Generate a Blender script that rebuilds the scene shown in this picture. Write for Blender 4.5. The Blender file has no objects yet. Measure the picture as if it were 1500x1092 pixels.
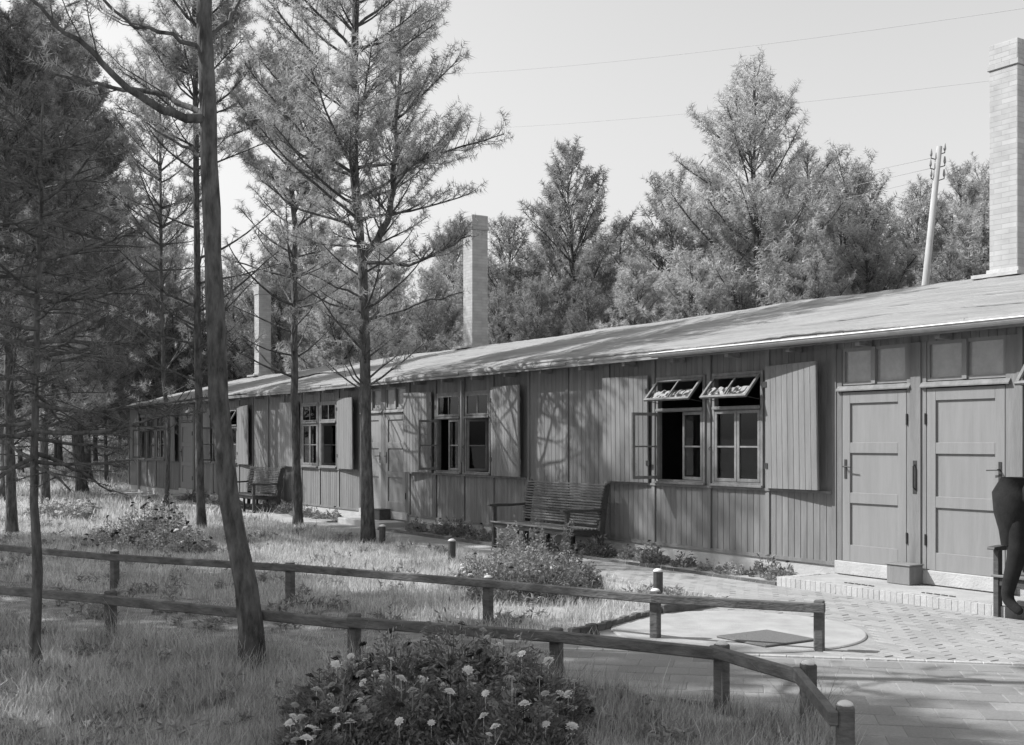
import bpy, math, random
import numpy as np
from mathutils import Vector, Matrix
R = math.radians
random.seed(7)
scene = bpy.context.scene
COL = scene.collection

# ------------------------------------------------------------------ camera
F_PX, CX, HOR, YAW, DIST, EYE = 1700.0, 750.0, 648.0, R(32.9), 10.53, 1.66
FW = Vector((-math.cos(YAW), math.sin(YAW), 0)); RT = Vector((math.sin(YAW), math.cos(YAW), 0))
CAM = Vector((0, -DIST, EYE))
cd = bpy.data.cameras.new('camera'); cam = bpy.data.objects.new('camera', cd); COL.objects.link(cam)
cam.location = CAM
cam.rotation_euler = FW.to_track_quat('-Z', 'Y').to_euler()
cd.sensor_width = 36; cd.lens = F_PX / 1500 * 36; cd.shift_y = (HOR - 546) / 1500
cd.clip_start = 0.1; cd.clip_end = 2000
scene.camera = cam

def at(x, y, z):            # a point seen at (x, y) at depth z
    X = (x - CX) / F_PX * z
    return Vector((0, -DIST, 0)) + FW * z + RT * X + Vector((0, 0, EYE + (HOR - y) / F_PX * z))
def gd(x, z):               # ground point in column x at depth z
    p = at(x, HOR, z); p.z = 0; return p

# ------------------------------------------------------------------ world and sun
SUN_EL, SUN_DIR = R(42.5), Vector((-.84, -1.0, 0)).normalized()
world = bpy.data.worlds.new("World"); scene.world = world; world.use_nodes = True
wt = world.node_tree; wt.nodes.clear()
sky = wt.nodes.new('ShaderNodeTexSky'); sky.sky_type = 'NISHITA'; sky.sun_disc = False
sky.sun_elevation = SUN_EL; sky.sun_rotation = math.atan2(SUN_DIR.x, SUN_DIR.y)
sky.air_density = 1.3; sky.dust_density = 1.6; sky.ozone_density = 1.0
sep = wt.nodes.new('ShaderNodeSeparateColor'); cmb = wt.nodes.new('ShaderNodeCombineColor')
bg = wt.nodes.new('ShaderNodeBackground'); bg.inputs[1].default_value = 0.117
wo = wt.nodes.new('ShaderNodeOutputWorld')
wt.links.new(sky.outputs[0], sep.inputs[0])
for i in range(3): wt.links.new(sep.outputs[2], cmb.inputs[i])      # blue-sensitive plate: sky read through its blue channel
wt.links.new(cmb.outputs[0], bg.inputs[0]); wt.links.new(bg.outputs[0], wo.inputs[0])
sl = bpy.data.lights.new('sun', 'SUN'); sl.energy = 4.2; sl.angle = R(0.55); sl.color = (1, 1, 1)
sun = bpy.data.objects.new('sun', sl); COL.objects.link(sun)
sv = Vector((SUN_DIR.x * math.cos(SUN_EL), SUN_DIR.y * math.cos(SUN_EL), math.sin(SUN_EL)))
sun.rotation_euler = (-sv).to_track_quat('-Z', 'Y').to_euler(); sun.location = (-10, -20, 20)
scene.view_settings.view_transform = 'Standard'; scene.view_settings.look = 'None'
scene.view_settings.exposure = 0.55; scene.view_settings.gamma = 1
scene.render.filter_size = 1.7
scene.cycles.max_bounces = 6; scene.cycles.transparent_max_bounces = 12

# ------------------------------------------------------------------ materials
def nd(t, kind, **kw):
    n = t.nodes.new(kind)
    for k, v in kw.items(): setattr(n, k, v)
    return n
def mat(name, lo, hi, scale=6.0, rough=.8, bump=0., bscale=None, stretch=(1, 1, 1), island=0., detail=6, spec=.3, trans=0., obj=0., voro=False, metal=0.):
    m = bpy.data.materials.new(name); m.use_nodes = True; t = m.node_tree; L = t.links
    b = t.nodes['Principled BSDF']; b.inputs['Roughness'].default_value = rough
    b.inputs['Specular IOR Level'].default_value = spec; b.inputs['Metallic'].default_value = metal
    tc = nd(t, 'ShaderNodeTexCoord'); mp = nd(t, 'ShaderNodeMapping'); mp.inputs['Scale'].default_value = stretch
    L.new(tc.outputs['Object'], mp.inputs[0])
    nz = nd(t, 'ShaderNodeTexNoise'); nz.inputs['Scale'].default_value = scale; nz.inputs['Detail'].default_value = detail
    nz.inputs['Roughness'].default_value = .65; L.new(mp.outputs[0], nz.inputs['Vector'])
    fac = nz.outputs['Fac']
    cr = nd(t, 'ShaderNodeValToRGB'); cr.color_ramp.elements[0].position = .32; cr.color_ramp.elements[1].position = .68
    cr.color_ramp.elements[0].color = (lo, lo, lo, 1); cr.color_ramp.elements[1].color = (hi, hi, hi, 1)
    L.new(fac, cr.inputs[0]); col = cr.outputs[0]
    for amt, src in ((island, 'isl'), (obj, 'obj')):
        if amt:
            g = nd(t, 'ShaderNodeNewGeometry').outputs['Random Per Island'] if src == 'isl' else nd(t, 'ShaderNodeObjectInfo').outputs['Random']
            mr = nd(t, 'ShaderNodeMapRange'); mr.inputs[3].default_value = 1 - amt; mr.inputs[4].default_value = 1 + amt
            L.new(g, mr.inputs[0])
            vm = nd(t, 'ShaderNodeVectorMath', operation='SCALE'); L.new(col, vm.inputs[0]); L.new(mr.outputs[0], vm.inputs['Scale']); col = vm.outputs[0]
    L.new(col, b.inputs['Base Color'])
    if bump:
        bp = nd(t, 'ShaderNodeBump'); bp.inputs['Strength'].default_value = bump; bp.inputs['Distance'].default_value = .02
        if voro:
            n2 = nd(t, 'ShaderNodeTexVoronoi', feature='DISTANCE_TO_EDGE'); n2.inputs['Scale'].default_value = bscale or scale; o2 = n2.outputs[0]
        else:
            n2 = nd(t, 'ShaderNodeTexNoise'); n2.inputs['Scale'].default_value = bscale or scale * 3; n2.inputs['Detail'].default_value = 8; o2 = n2.outputs[0]
        L.new(mp.outputs[0], n2.inputs['Vector']); L.new(o2, bp.inputs['Height']); L.new(bp.outputs[0], b.inputs['Normal'])
    if trans:
        tr = nd(t, 'ShaderNodeBsdfTranslucent'); L.new(col, tr.inputs[0]); mx = nd(t, 'ShaderNodeMixShader'); mx.inputs[0].default_value = trans
        L.new(b.outputs[0], mx.inputs[1]); L.new(tr.outputs[0], mx.inputs[2]); L.new(mx.outputs[0], t.nodes['Material Output'].inputs[0])
    return m
def brickmat(name, c1, c2, mortar, bw, bh, ms=.008, plane='wall', bump=.4):
    m = mat(name, c1, c2, 30, .9, spec=.2); t = m.node_tree; L = t.links
    b = t.nodes['Principled BSDF']; tc = nd(t, 'ShaderNodeTexCoord'); sx = nd(t, 'ShaderNodeSeparateXYZ'); L.new(tc.outputs['Object'], sx.inputs[0])
    ad = nd(t, 'ShaderNodeMath', operation='ADD'); L.new(sx.outputs[0], ad.inputs[0]); L.new(sx.outputs[1], ad.inputs[1])
    cx = nd(t, 'ShaderNodeCombineXYZ'); L.new(ad.outputs[0], cx.inputs[0]); L.new(sx.outputs[2], cx.inputs[1])
    br = nd(t, 'ShaderNodeTexBrick'); br.inputs['Scale'].default_value = 1; br.inputs['Brick Width'].default_value = bw; br.inputs['Row Height'].default_value = bh
    br.inputs['Mortar Size'].default_value = ms; br.inputs['Mortar Smooth'].default_value = .3; br.inputs['Bias'].default_value = 0
    br.inputs['Color1'].default_value = (c1, c1, c1, 1); br.inputs['Color2'].default_value = (c2, c2, c2, 1); br.inputs['Mortar'].default_value = (mortar,) * 3 + (1,)
    L.new(cx.outputs[0], br.inputs[0])
    nz = nd(t, 'ShaderNodeTexNoise'); nz.inputs['Scale'].default_value = 4; nz.inputs['Detail'].default_value = 8; L.new(tc.outputs['Object'], nz.inputs[0])
    mr = nd(t, 'ShaderNodeMapRange'); mr.inputs[3].default_value = .7; mr.inputs[4].default_value = 1.3; L.new(nz.outputs[0], mr.inputs[0])
    vm = nd(t, 'ShaderNodeVectorMath', operation='SCALE'); L.new(br.outputs[0], vm.inputs[0]); L.new(mr.outputs[0], vm.inputs['Scale'])
    L.new(vm.outputs[0], b.inputs['Base Color'])
    bp = nd(t, 'ShaderNodeBump'); bp.inputs['Strength'].default_value = bump; bp.inputs['Distance'].default_value = .01; bp.invert = True
    L.new(br.outputs['Fac'], bp.inputs['Height']); L.new(bp.outputs[0], b.inputs['Normal'])
    return m
def glassmat():
    m = bpy.data.materials.new('window_glass'); m.use_nodes = True; t = m.node_tree; t.nodes.clear(); L = t.links
    o = nd(t, 'ShaderNodeOutputMaterial'); mx = nd(t, 'ShaderNodeMixShader'); fr = nd(t, 'ShaderNodeFresnel'); fr.inputs[0].default_value = 1.5
    ml = nd(t, 'ShaderNodeMath', operation='MULTIPLY'); ml.inputs[1].default_value = 1.05
    tr = nd(t, 'ShaderNodeBsdfTransparent'); tr.inputs[0].default_value = (.85,) * 3 + (1,); gl = nd(t, 'ShaderNodeBsdfGlossy'); gl.inputs['Roughness'].default_value = .02
    nz = nd(t, 'ShaderNodeTexNoise'); nz.inputs['Scale'].default_value = 5; bp = nd(t, 'ShaderNodeBump'); bp.inputs['Strength'].default_value = .06
    L.new(nz.outputs[0], bp.inputs['Height']); L.new(bp.outputs[0], gl.inputs['Normal'])
    L.new(fr.outputs[0], ml.inputs[0]); L.new(ml.outputs[0], mx.inputs[0]); L.new(tr.outputs[0], mx.inputs[1]); L.new(gl.outputs[0], mx.inputs[2]); L.new(mx.outputs[0], o.inputs[0])
    return m
M = dict(
    wall=mat('stained_boards', .14, .215, 2.2, .78, .25, 18, (4, 4, .5), island=.10),
    door=mat('painted_door_wood', .205, .245, 3.5, .65, .15, 26, (4, 4, .35), detail=12),
    shutter=mat('stained_shutter_boards', .165, .225, 2.5, .75, .25, 18, (4, 4, .5), island=.08),
    frame=mat('worn_window_paint', .13, .23, 12, .6, .15, 40, (1, 1, .6)),
    roof=mat('weathered_roof_felt', .22, .345, 2.4, .95, .9, 40, (.35, 2.2, 1), detail=14),
    fascia=mat('eave_boards', .12, .30, 7, .8, .3, 20, (.3, 1, 2.5)),
    zinc=mat('zinc_gutter', .36, .48, 9, .55, .1, 20, spec=.6, metal=.6),
    plinth=mat('rendered_plinth', .36, .46, 5, .95, .4, 40),
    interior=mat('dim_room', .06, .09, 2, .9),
    iron=mat('black_ironwork', .03, .05, 20, .5),
    bark=mat('pine_bark', .035, .16, 16, .95, 1.6, 13, (1, 1, .3), voro=True),
    barkfar=mat('distant_pine_bark', .06, .12, 5, .95),
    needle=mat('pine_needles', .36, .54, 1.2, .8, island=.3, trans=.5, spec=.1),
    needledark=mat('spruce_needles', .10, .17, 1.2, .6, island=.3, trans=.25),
    needleshade=mat('shade_toned_pine_needles', .19, .32, .8, .6, island=.3, trans=.35),  # darker copy of the needles: the wood's shade is put into their colour
    needlefar=mat('far_pine_needles', .34, .50, .6, .9, island=.35, spec=.05, trans=.45, obj=.22),
    rail=mat('weathered_rail', .07, .17, 8, .85, .5, 30, (.7, .7, 2)),
    cap=mat('white_painted_post_top', .6, .75, 30, .7),
    bench=mat('dark_bench_wood', .045, .075, 10, .55, .2, 30, (.4, 2, 2), island=.2),
    benchslat=mat('worn_bench_slats', .10, .16, 10, .5, .2, 30, (.4, 2, 2), island=.25),
    soil=mat('ground_soil', .22, .38, 1.1, 1, .6, 25),
    sand=mat('sandy_path_earth', .28, .42, 1.5, 1, .5, 30),
    dirt=mat('trodden_path_earth', .12, .30, 5, 1, .5, 30),
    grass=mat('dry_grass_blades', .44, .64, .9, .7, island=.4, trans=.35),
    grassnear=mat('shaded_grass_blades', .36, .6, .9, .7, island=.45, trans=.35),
    brick=mat('paving_bricks', .27, .33, 90, .95, .15, 160, island=.13),
    tile=mat('concrete_slabs', .20, .265, 70, .95, .15, 160, island=.14),
    concrete=mat('pale_concrete', .29, .42, 3, .95, .3, 60, detail=14),
    mat=mat('woven_mat', .13, .19, 60, 1, .6, 120),
    leaf=mat('flowerbed_leaves', .13, .30, 5, .6, island=.4, trans=.3),
    leafpale=mat('pale_border_leaves', .22, .36, 5, .7, island=.4, trans=.3),
    petal=mat('white_petals', .65, .8, 20, .7, trans=.2),
    petaldark=mat('deep_red_petals', .015, .03, 20, .7),
    petalmid=mat('pink_petals', .3, .45, 20, .7, trans=.2),
    pole=mat('bleached_pole_wood', .30, .42, 6, .85, .3, 20, (1, 1, .2)),
    wire=mat('line_wire', .30, .33, 5, .6),
    cloth=mat('dark_wool', .012, .022, 12, .95, .2, 80),
    skin=mat('skin', .32, .38, 12, .6),
    chimney=brickmat('chimney_brick', .35, .42, .33, .235, .072, .006),
    redbrick=mat('step_bricks', .36, .44, 18, .9, .3, 60, island=.08),
    glass=glassmat(),
    joint=mat('sandy_joints', .24, .32, 6, 1, .3, 50),
    tar=mat('tar_seam', .10, .2, 6, .8),
)
def floral():
    m = mat('floral_curtain_cloth', .5, .7, 20, .9, trans=.3); t = m.node_tree; L = t.links
    tc = nd(t, 'ShaderNodeTexCoord'); v = nd(t, 'ShaderNodeTexNoise'); v.inputs['Scale'].default_value = 16; v.inputs['Detail'].default_value = 1.5; L.new(tc.outputs['Object'], v.inputs[0])
    cr = nd(t, 'ShaderNodeValToRGB'); e = cr.color_ramp.elements; e[0].position = .46; e[0].color = (.08, .08, .08, 1); e[1].position = .52; e[1].color = (.8, .8, .8, 1)
    L.new(v.outputs[0], cr.inputs[0]); L.new(cr.outputs[0], t.nodes['Principled BSDF'].inputs['Base Color']); return m
M['floral'] = floral()

# ------------------------------------------------------------------ mesh helpers
WL = {}
def nmesh(name, V, Fc, smooth=False):
    """V (n,3) array, Fc either (m,k) array or list of arrays"""
    me = bpy.data.meshes.new(name); V = np.asarray(V, np.float32)
    if not isinstance(Fc, list): Fc = [Fc]
    Fc = [np.asarray(a, np.int32) for a in Fc if len(a)]
    me.vertices.add(len(V)); me.vertices.foreach_set('co', V.ravel())
    loops = np.concatenate([a.ravel() for a in Fc]); tot = np.concatenate([np.full(len(a), a.shape[1], np.int32) for a in Fc])
    me.loops.add(len(loops)); me.loops.foreach_set('vertex_index', loops)
    me.polygons.add(len(tot)); st = np.concatenate([[0], np.cumsum(tot)[:-1]]).astype(np.int32)
    me.polygons.foreach_set('loop_start', st); me.polygons.foreach_set('loop_total', tot)
    me.polygons.foreach_set('use_smooth', np.full(len(tot), smooth, bool))
    me.update(calc_edges=True); return me
class MB:
    def __init__(s): s.v = []; s.f = []; s.sm = False
    def add(s, vs, fs, T=None):
        n = len(s.v); s.v += [tuple(T @ Vector(p)) if T else tuple(p) for p in vs]; s.f += [tuple(i + n for i in q) for q in fs]
        return s
    def box(s, a, b, T=None):
        x0, y0, z0 = a; x1, y1, z1 = b
        return s.add([(x0, y0, z0), (x1, y0, z0), (x1, y1, z0), (x0, y1, z0), (x0, y0, z1), (x1, y0, z1), (x1, y1, z1), (x0, y1, z1)],
                     [(0, 3, 2, 1), (4, 5, 6, 7), (0, 1, 5, 4), (1, 2, 6, 5), (2, 3, 7, 6), (3, 0, 4, 7)], T)
    def bar(s, p, q, w, h, up=Vector((0, 0, 1))):
        p = Vector(p); q = Vector(q); d = (q - p).normalized(); sd = d.cross(up).normalized() * w / 2; u = sd.cross(d).normalized() * h / 2
        vs = [p - sd - u, p + sd - u, p + sd + u, p - sd + u, q - sd - u, q + sd - u, q + sd + u, q - sd + u]
        return s.add(vs, [(0, 1, 2, 3), (7, 6, 5, 4), (0, 4, 5, 1), (1, 5, 6, 2), (2, 6, 7, 3), (3, 7, 4, 0)])
    def tube(s, pts, rad, n=8, T=None, cap=True):
        pts = [Vector(p) for p in pts]; vs = []; fs = []
        if not hasattr(rad, '__len__'): rad = [rad] * len(pts)
        for i, p in enumerate(pts):
            d = (pts[min(i + 1, len(pts) - 1)] - pts[max(i - 1, 0)]).normalized()
            a = d.cross(Vector((0, 0, 1)) if abs(d.z) < .9 else Vector((1, 0, 0))).normalized(); b = d.cross(a)
            if i and a.dot(pa) < 0: a = -a; b = -b
            if i:
                a = (pa - d * pa.dot(d)).normalized(); b = d.cross(a)
            pa = a
            for k in range(n):
                t = 2 * math.pi * k / n; vs.append(p + (a * math.cos(t) + b * math.sin(t)) * rad[i])
        for i in range(len(pts) - 1):
            for k in range(n): fs.append((i * n + k, i * n + (k + 1) % n, (i + 1) * n + (k + 1) % n, (i + 1) * n + k))
        if cap: fs += [tuple(range(n))[::-1], tuple(range((len(pts) - 1) * n, len(pts) * n))]
        return s.add(vs, fs, T)
    def prism(s, prof, x0, x1, T=None):     # profile in (y, z), extruded along x
        n = len(prof); vs = [(x0, y, z) for y, z in prof] + [(x1, y, z) for y, z in prof]
        return s.add(vs, [tuple(range(n)), tuple(range(n, 2 * n))[::-1]] + [(i, i + n, (i + 1) % n + n, (i + 1) % n) for i in range(n)], T)
    def dome(s, c, r, h, n=10, rings=4):
        c = Vector(c); vs = []; fs = []
        for i in range(rings):
            t = math.pi / 2 * i / rings
            for k in range(n): a = 2 * math.pi * k / n; vs.append(c + Vector((math.cos(a) * r * math.cos(t), math.sin(a) * r * math.cos(t), h * math.sin(t))))
        vs.append(c + Vector((0, 0, h))); top = len(vs) - 1
        for i in range(rings - 1):
            for k in range(n): fs.append((i * n + k, i * n + (k + 1) % n, (i + 1) * n + (k + 1) % n, (i + 1) * n + k))
        fs += [((rings - 1) * n + k, (rings - 1) * n + (k + 1) % n, top) for k in range(n)] + [tuple(range(n))[::-1]]
        return s.add(vs, fs)
def link(name, me, m, parent=None, bevel=0, bseg=1, shift=True):
    o = bpy.data.objects.new(name, me); COL.objects.link(o)
    ms = m if isinstance(m, (list, tuple)) else [m]
    for x in ms: me.materials.append(M[x])
    off = Vector((0, 0, 0))
    if parent is not None:
        o.parent = parent; off = WL.get(parent.name, off)
        if shift and off.length: me.transform(Matrix.Translation(-off))
    WL[o.name] = off
    if bevel:
        bm = o.modifiers.new('Bevel', 'BEVEL'); bm.width = bevel; bm.segments = bseg; bm.limit_method = 'ANGLE'; bm.angle_limit = R(40)
    return o
def build(name, mb, m, parent=None, bevel=0, smooth=False, bseg=1):
    me = bpy.data.meshes.new(name); me.from_pydata(mb.v, [], mb.f); me.update()
    if smooth: me.polygons.foreach_set('use_smooth', [True] * len(me.polygons))
    return link(name, me, m, parent, bevel, bseg)
def tag(o, label=None, cat=None, group=None, kind=None):
    if label: o['label'] = label
    if cat: o['category'] = cat
    if group: o['group'] = group
    if kind: o['kind'] = kind
    return o
def empty(name, loc, label, cat, group=None, rz=0):
    o = bpy.data.objects.new(name, None); COL.objects.link(o); o.location = loc; o.rotation_euler = (0, 0, rz); o.empty_display_size = .2
    WL[o.name] = Vector(loc) if not rz else Vector((0, 0, 0)); return tag(o, label, cat, group)
def copy_tree(o, loc=None, rz=None, sc=None, label=None, group=None, parent=None):
    c = o.copy(); COL.objects.link(c); c.parent = parent
    if loc is not None: c.location = loc
    if rz is not None: c.rotation_euler = (0, 0, rz)
    if sc is not None: c.scale = (sc,) * 3 if not hasattr(sc, '__len__') else sc
    if label: c['label'] = label
    if group: c['group'] = group
    for ch in [x for x in o.children]: copy_tree(ch, parent=c)
    return c
def poly_in(pts, poly):
    x, y = pts[:, 0], pts[:, 1]; ins = np.zeros(len(pts), bool); n = len(poly)
    for i in range(n):
        x0, y0 = poly[i]; x1, y1 = poly[(i + 1) % n]
        c = ((y0 > y) != (y1 > y)) & (x < (x1 - x0) * (y - y0) / ((y1 - y0) or 1e-9) + x0); ins ^= c
    return ins

# ------------------------------------------------------------------ ground, paths, paving
def ground_z(x, y):
    x = np.asarray(x, float); y = np.asarray(y, float)
    far = np.clip((-42 - x) / 25, 0, 1); z = far * far * (3 - 2 * far) * 1.7
    far2 = np.clip((y - 14) / 40, 0, 1); z = z + far2 * .8
    w = np.clip((-24 - x) / 12, 0, 1) * np.clip((-y - 1.8) / 3, 0, 1)
    z = z + w * (.12 * np.sin(x * .5) * np.cos(y * .7)) + np.clip((-42 - x) / 5, 0, 1) * .15 * np.sin(x * 1.1 + y * .8)
    return z
def grid(name, xs, ys, m, zf, **kw):
    X, Y = np.meshgrid(xs, ys, indexing='ij'); Z = zf(X, Y); n, k = X.shape
    V = np.stack([X, Y, Z], -1).reshape(-1, 3); i = np.arange(n - 1)[:, None] * k + np.arange(k - 1)[None]
    Fc = np.stack([i, i + k, i + k + 1, i + 1], -1).reshape(-1, 4)
    return link(name, nmesh(name, V, Fc, True), m)
xs = np.concatenate([np.linspace(-600, -110, 12), np.linspace(-100, 20, 161), np.linspace(30, 400, 12)])
ys = np.concatenate([np.linspace(-400, -40, 10), np.linspace(-35, 70, 141), np.linspace(80, 600, 14)])
tag(grid('ground', xs, ys, 'soil', ground_z), kind='structure')

def flat_poly(name, poly, z, m):
    me = bpy.data.meshes.new(name); me.from_pydata([(x, y, z) for x, y in poly], [], [tuple(range(len(poly)))]); me.update()
    return link(name, me, m)
# fence lines
NF = [gd(-330, 11.6), gd(-95, 10.6), gd(162, 9.50), gd(519, 8.27), gd(815, 7.69), gd(1057, 7.10), gd(1184, 6.39), gd(1238, 5.42)]
FFN = [gd(-300, 17.2), gd(-75, 14.9), gd(168, 13.0), gd(425, 11.9), gd(715, 10.6), gd(960, 9.58), gd(1200, 9.05)]
# sandy footpath along the building; trodden path between the fences
PATH_B = [(-36, -.75), (-12.6, -.8), (-12.6, -1.93), (-12.8, -1.92), (-17, -1.75), (-24, -1.55), (-36, -1.5)]
tag(flat_poly('footpath', PATH_B, .008, 'sand'), kind='structure')
PATH_F = [(p.x, p.y + .12) for p in NF[:6]] + [(-6.3, -4.6), (-7.0, -4.45)] + [(p.x - .1, p.y - .3) for p in FFN[:5][::-1]]
tag(flat_poly('path', PATH_F, .010, 'dirt'), kind='structure')
PADC, PADR = (-7.36, -3.46), 1.08
LP, LD = np.array([-6.42, -4.12]), np.array([.692, .722])
def side(p):                     # >0 : building side of the slab/brick border line
    return LD[0] * (p[:, 1] - LP[1]) - LD[1] * (p[:, 0] - LP[0])
PAVE = [(-13.4, -.86), (2.5, -.86), (2.5, -8), (-3.4, -8), (NF[7].x + .1, NF[7].y + .05), (NF[6].x + .12, NF[6].y + .12), (NF[5].x, NF[5].y + .12), (NF[4].x, NF[4].y + .15),
        (NF[4].x - .5, NF[4].y + .4), (-8.0, -5.0), (-7.6, -4.75), (-8.35, -4.2), (-8.75, -3.3), (-8.6, -2.4), (-9.2, -2.05), (-12.9, -1.93)]
tag(flat_poly('paving_bed', PAVE, .0325, 'joint'), kind='structure')
def pavers(name, o, ax, w, l, n0, n1, m0, m1, keep, z0, m, gap=.0045, bond=True, jit=.0012, rng=np.random.default_rng(3)):
    ax = np.array(ax); ay = np.array([-ax[1], ax[0]]); o = np.array(o); cs = []
    for j in range(m0, m1):
        for i in range(n0, n1): cs.append(o + ax * ((i + (.5 if (j % 2 and bond) else 0)) * l) + ay * (j * w))
    cs = np.array(cs); cs = cs[keep(cs)]; n = len(cs); hl, hw, b = l / 2 - gap / 2, w / 2 - gap / 2, .003
    V = []
    q = np.array([[-1, -1], [1, -1], [1, 1], [-1, 1]])
    dz = rng.normal(0, jit, (n, 1)); tx = rng.normal(0, .0018, (n, 1)); ty = rng.normal(0, .0018, (n, 1)); dz += (.0015 * np.sin(cs[:, 0] * 1.7) * np.cos(cs[:, 1] * 2.1))[:, None]
    for (a, c, z) in ((hl, hw, -.02), (hl, hw, .014), (hl - b, hw - b, .02)):
        px = q[:, 0] * a; py = q[:, 1] * c
        xy = cs[:, None, :] + px[None, :, None] * ax + py[None, :, None] * ay
        zz = z0 + z + dz + tx * px[None] + ty * py[None]
        V.append(np.concatenate([xy, zz[..., None]], -1))
    V = np.stack(V, 1).reshape(-1, 3); base = (np.arange(n) * 12)[:, None, None]
    f = [[k, (k + 1) % 4, 4 + (k + 1) % 4, 4 + k] for k in range(4)] + [[4 + k, 4 + (k + 1) % 4, 8 + (k + 1) % 4, 8 + k] for k in range(4)] + [[8, 9, 10, 11]]
    return link(name, nmesh(name, V, (base + np.array(f)[None]).reshape(-1, 4)), m)
def offpad(p, r=.06): return np.hypot(p[:, 0] - PADC[0], p[:, 1] - PADC[1]) > PADR + r
tag(pavers('brick_paving', (-9.7, -.94), (1, 0), .105, .215, -20, 62, -40, 1, lambda p: poly_in(p, PAVE) & (side(p) > .03) & offpad(p, .1), .018, 'brick'), kind='structure')
tag(pavers('slab_paving', LP, LD, .25, .25, -30, 36, -40, 1, lambda p: poly_in(p, PAVE) & (side(p) < -.10) & offpad(p, .1), .016, 'tile', bond=True), kind='structure')
# kerb line between the bricks and slabs, round concrete pad, mat
mb = MB()
for k in range(-12, 34):
    p = LP + LD * (k * .2 + .1) + np.array([LD[1], -LD[0]]) * .03
    if offpad(p[None], .0)[0] and poly_in(p[None], PAVE)[0]: mb.bar((p[0] - LD[0] * .096, p[1] - LD[1] * .096, .018), (p[0] + LD[0] * .096, p[1] + LD[1] * .096, .018), .055, .05)
tag(build('kerb_strip', mb, 'redbrick', bevel=.004), kind='structure')
mb = MB(); n = 72; vs = []
for rr, z in ((PADR, -.02), (PADR, .040), (PADR - .012, .048)):
    vs += [(PADC[0] + rr * math.cos(2 * math.pi * k / n), PADC[1] + rr * math.sin(2 * math.pi * k / n), z) for k in range(n)]
mb.add(vs, [(k, (k + 1) % n, n + (k + 1) % n, n + k) for k in range(n)] + [(n + k, n + (k + 1) % n, 2 * n + (k + 1) % n, 2 * n + k) for k in range(n)] + [tuple(range(2 * n, 3 * n))])
tag(build('pavement', mb, 'concrete'), kind='structure')
mb = MB().box((-7.12, -3.92, .049), (-6.56, -3.34, .066))
tag(build('doormat', mb, 'mat', bevel=.006), 'square dark woven mat lying on the round concrete pad', 'mat')
# brick edging between lawn and pad
mb = MB()
edge = [gd(835, 9.75), gd(880, 10.05), gd(930, 10.6), gd(965, 10.95)]
def along(pts, step):
    out = []; acc = 0
    for a, b in zip(pts[:-1], pts[1:]):
        a = Vector(a); b = Vector(b); L = (b - a).length; d = (b - a) / L; t = acc
        while t < L: out.append((a + d * t, d)); t += step
        acc = t - L
    return out
for p, d in along(edge, .115):
    q = p + d * .1; h = .05 + random.uniform(-.012, .012)
    mb.bar((p.x, p.y, h), (q.x, q.y, h), .06, .1)
tag(build('brick_edging', mb, 'rail', bevel=.006), 'curved row of small upright kerb bricks holding back the grass beside the pad', 'edging')
mb = MB(); a, b = gd(968, 10.95), gd(1040, 11.5); mb.bar((a.x, a.y, .07), (b.x, b.y, .07), .09, .12)
tag(build('timber_edging', mb, 'rail', bevel=.008), 'short squared timber lying between the grass tip and the concrete pad', 'edging')

# ------------------------------------------------------------------ barrack building
X0, X1, BD, ZE, ZR = -40.3, 1.6, 8.2, 2.90, 4.02
B = empty('barrack', (-19.3, 4.1, 0), 'long low dark wooden barrack hut with pale felt roof and three brick chimneys', 'building')
SILL, HEAD, BASE = 1.10, 2.24, .25
def boards(mb, x0, x1, z0, z1, y=0., w=.105, T=None, g=.007, gw=.006):
    n = max(1, round((x1 - x0) / w)); w = (x1 - x0) / n
    for i in range(n):
        a = x0 + i * w; b = a + w
        vs = [(a, y + g, z0), (a + gw, y, z0), (b - gw, y, z0), (b, y + g, z0), (a, y + g, z1), (a + gw, y, z1), (b - gw, y, z1), (b, y + g, z1)]
        mb.add(vs, [(0, 1, 5, 4), (1, 2, 6, 5), (2, 3, 7, 6)], T)
mods = [-9.33, -10.40, -11.46, -12.60, -13.64, -14.68, -15.76, -16.86, -17.85, -18.88, -19.92]
mods2 = [-22.13, -23.18, -24.20, -25.25, -26.30, -27.35, -28.40, -29.45, -30.50, -31.55, -32.60, -33.22]
mods3 = [-34.60, -35.65, -36.0, -37.06, -38.12, -39.18, -40.24]
mods4 = [-6.95, -5.90, -4.85, -3.80, -2.75, -1.70, -.65, .40, 1.55]
WIN = [(-12.60, -11.46), (-11.46, -10.40), (-18.88, -17.85), (-17.85, -16.86), (-25.25, -24.20), (-24.20, -23.18), (-31.55, -30.50), (-30.50, -29.45),
       (-37.06, -36.0), (-38.12, -37.06), (-39.18, -38.12), (-6.95, -5.90), (-5.90, -4.85), (-.65, .40)]
DOORS = [(-9.22, -8.31), (-8.06, -7.11), (-20.95, -20.06), (-21.98, -21.12), (-34.45, -33.35)]
wall = MB()
def is_win(a, b): return any(abs(a - w[0]) < .02 and abs(b - w[1]) < .02 for w in WIN)
for ml in (mods, mods2, mods3, mods4):
    ml = sorted(ml)
    for a, b in zip(ml[:-1], ml[1:]):
        if is_win(a, b):
            boards(wall, a + .04, b - .04, BASE, SILL); boards(wall, a + .04, b - .04, 2.56, 2.86)
            wall.box((a, .0, SILL), (a + .07, .05, 2.56)); wall.box((b - .07, .0, SILL), (b, .05, 2.56))
        else: boards(wall, a + .03, b - .03, BASE, 2.86)
    for a in ml: wall.box((a - .032, -.022, BASE), (a + .032, .03, 2.86))
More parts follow.
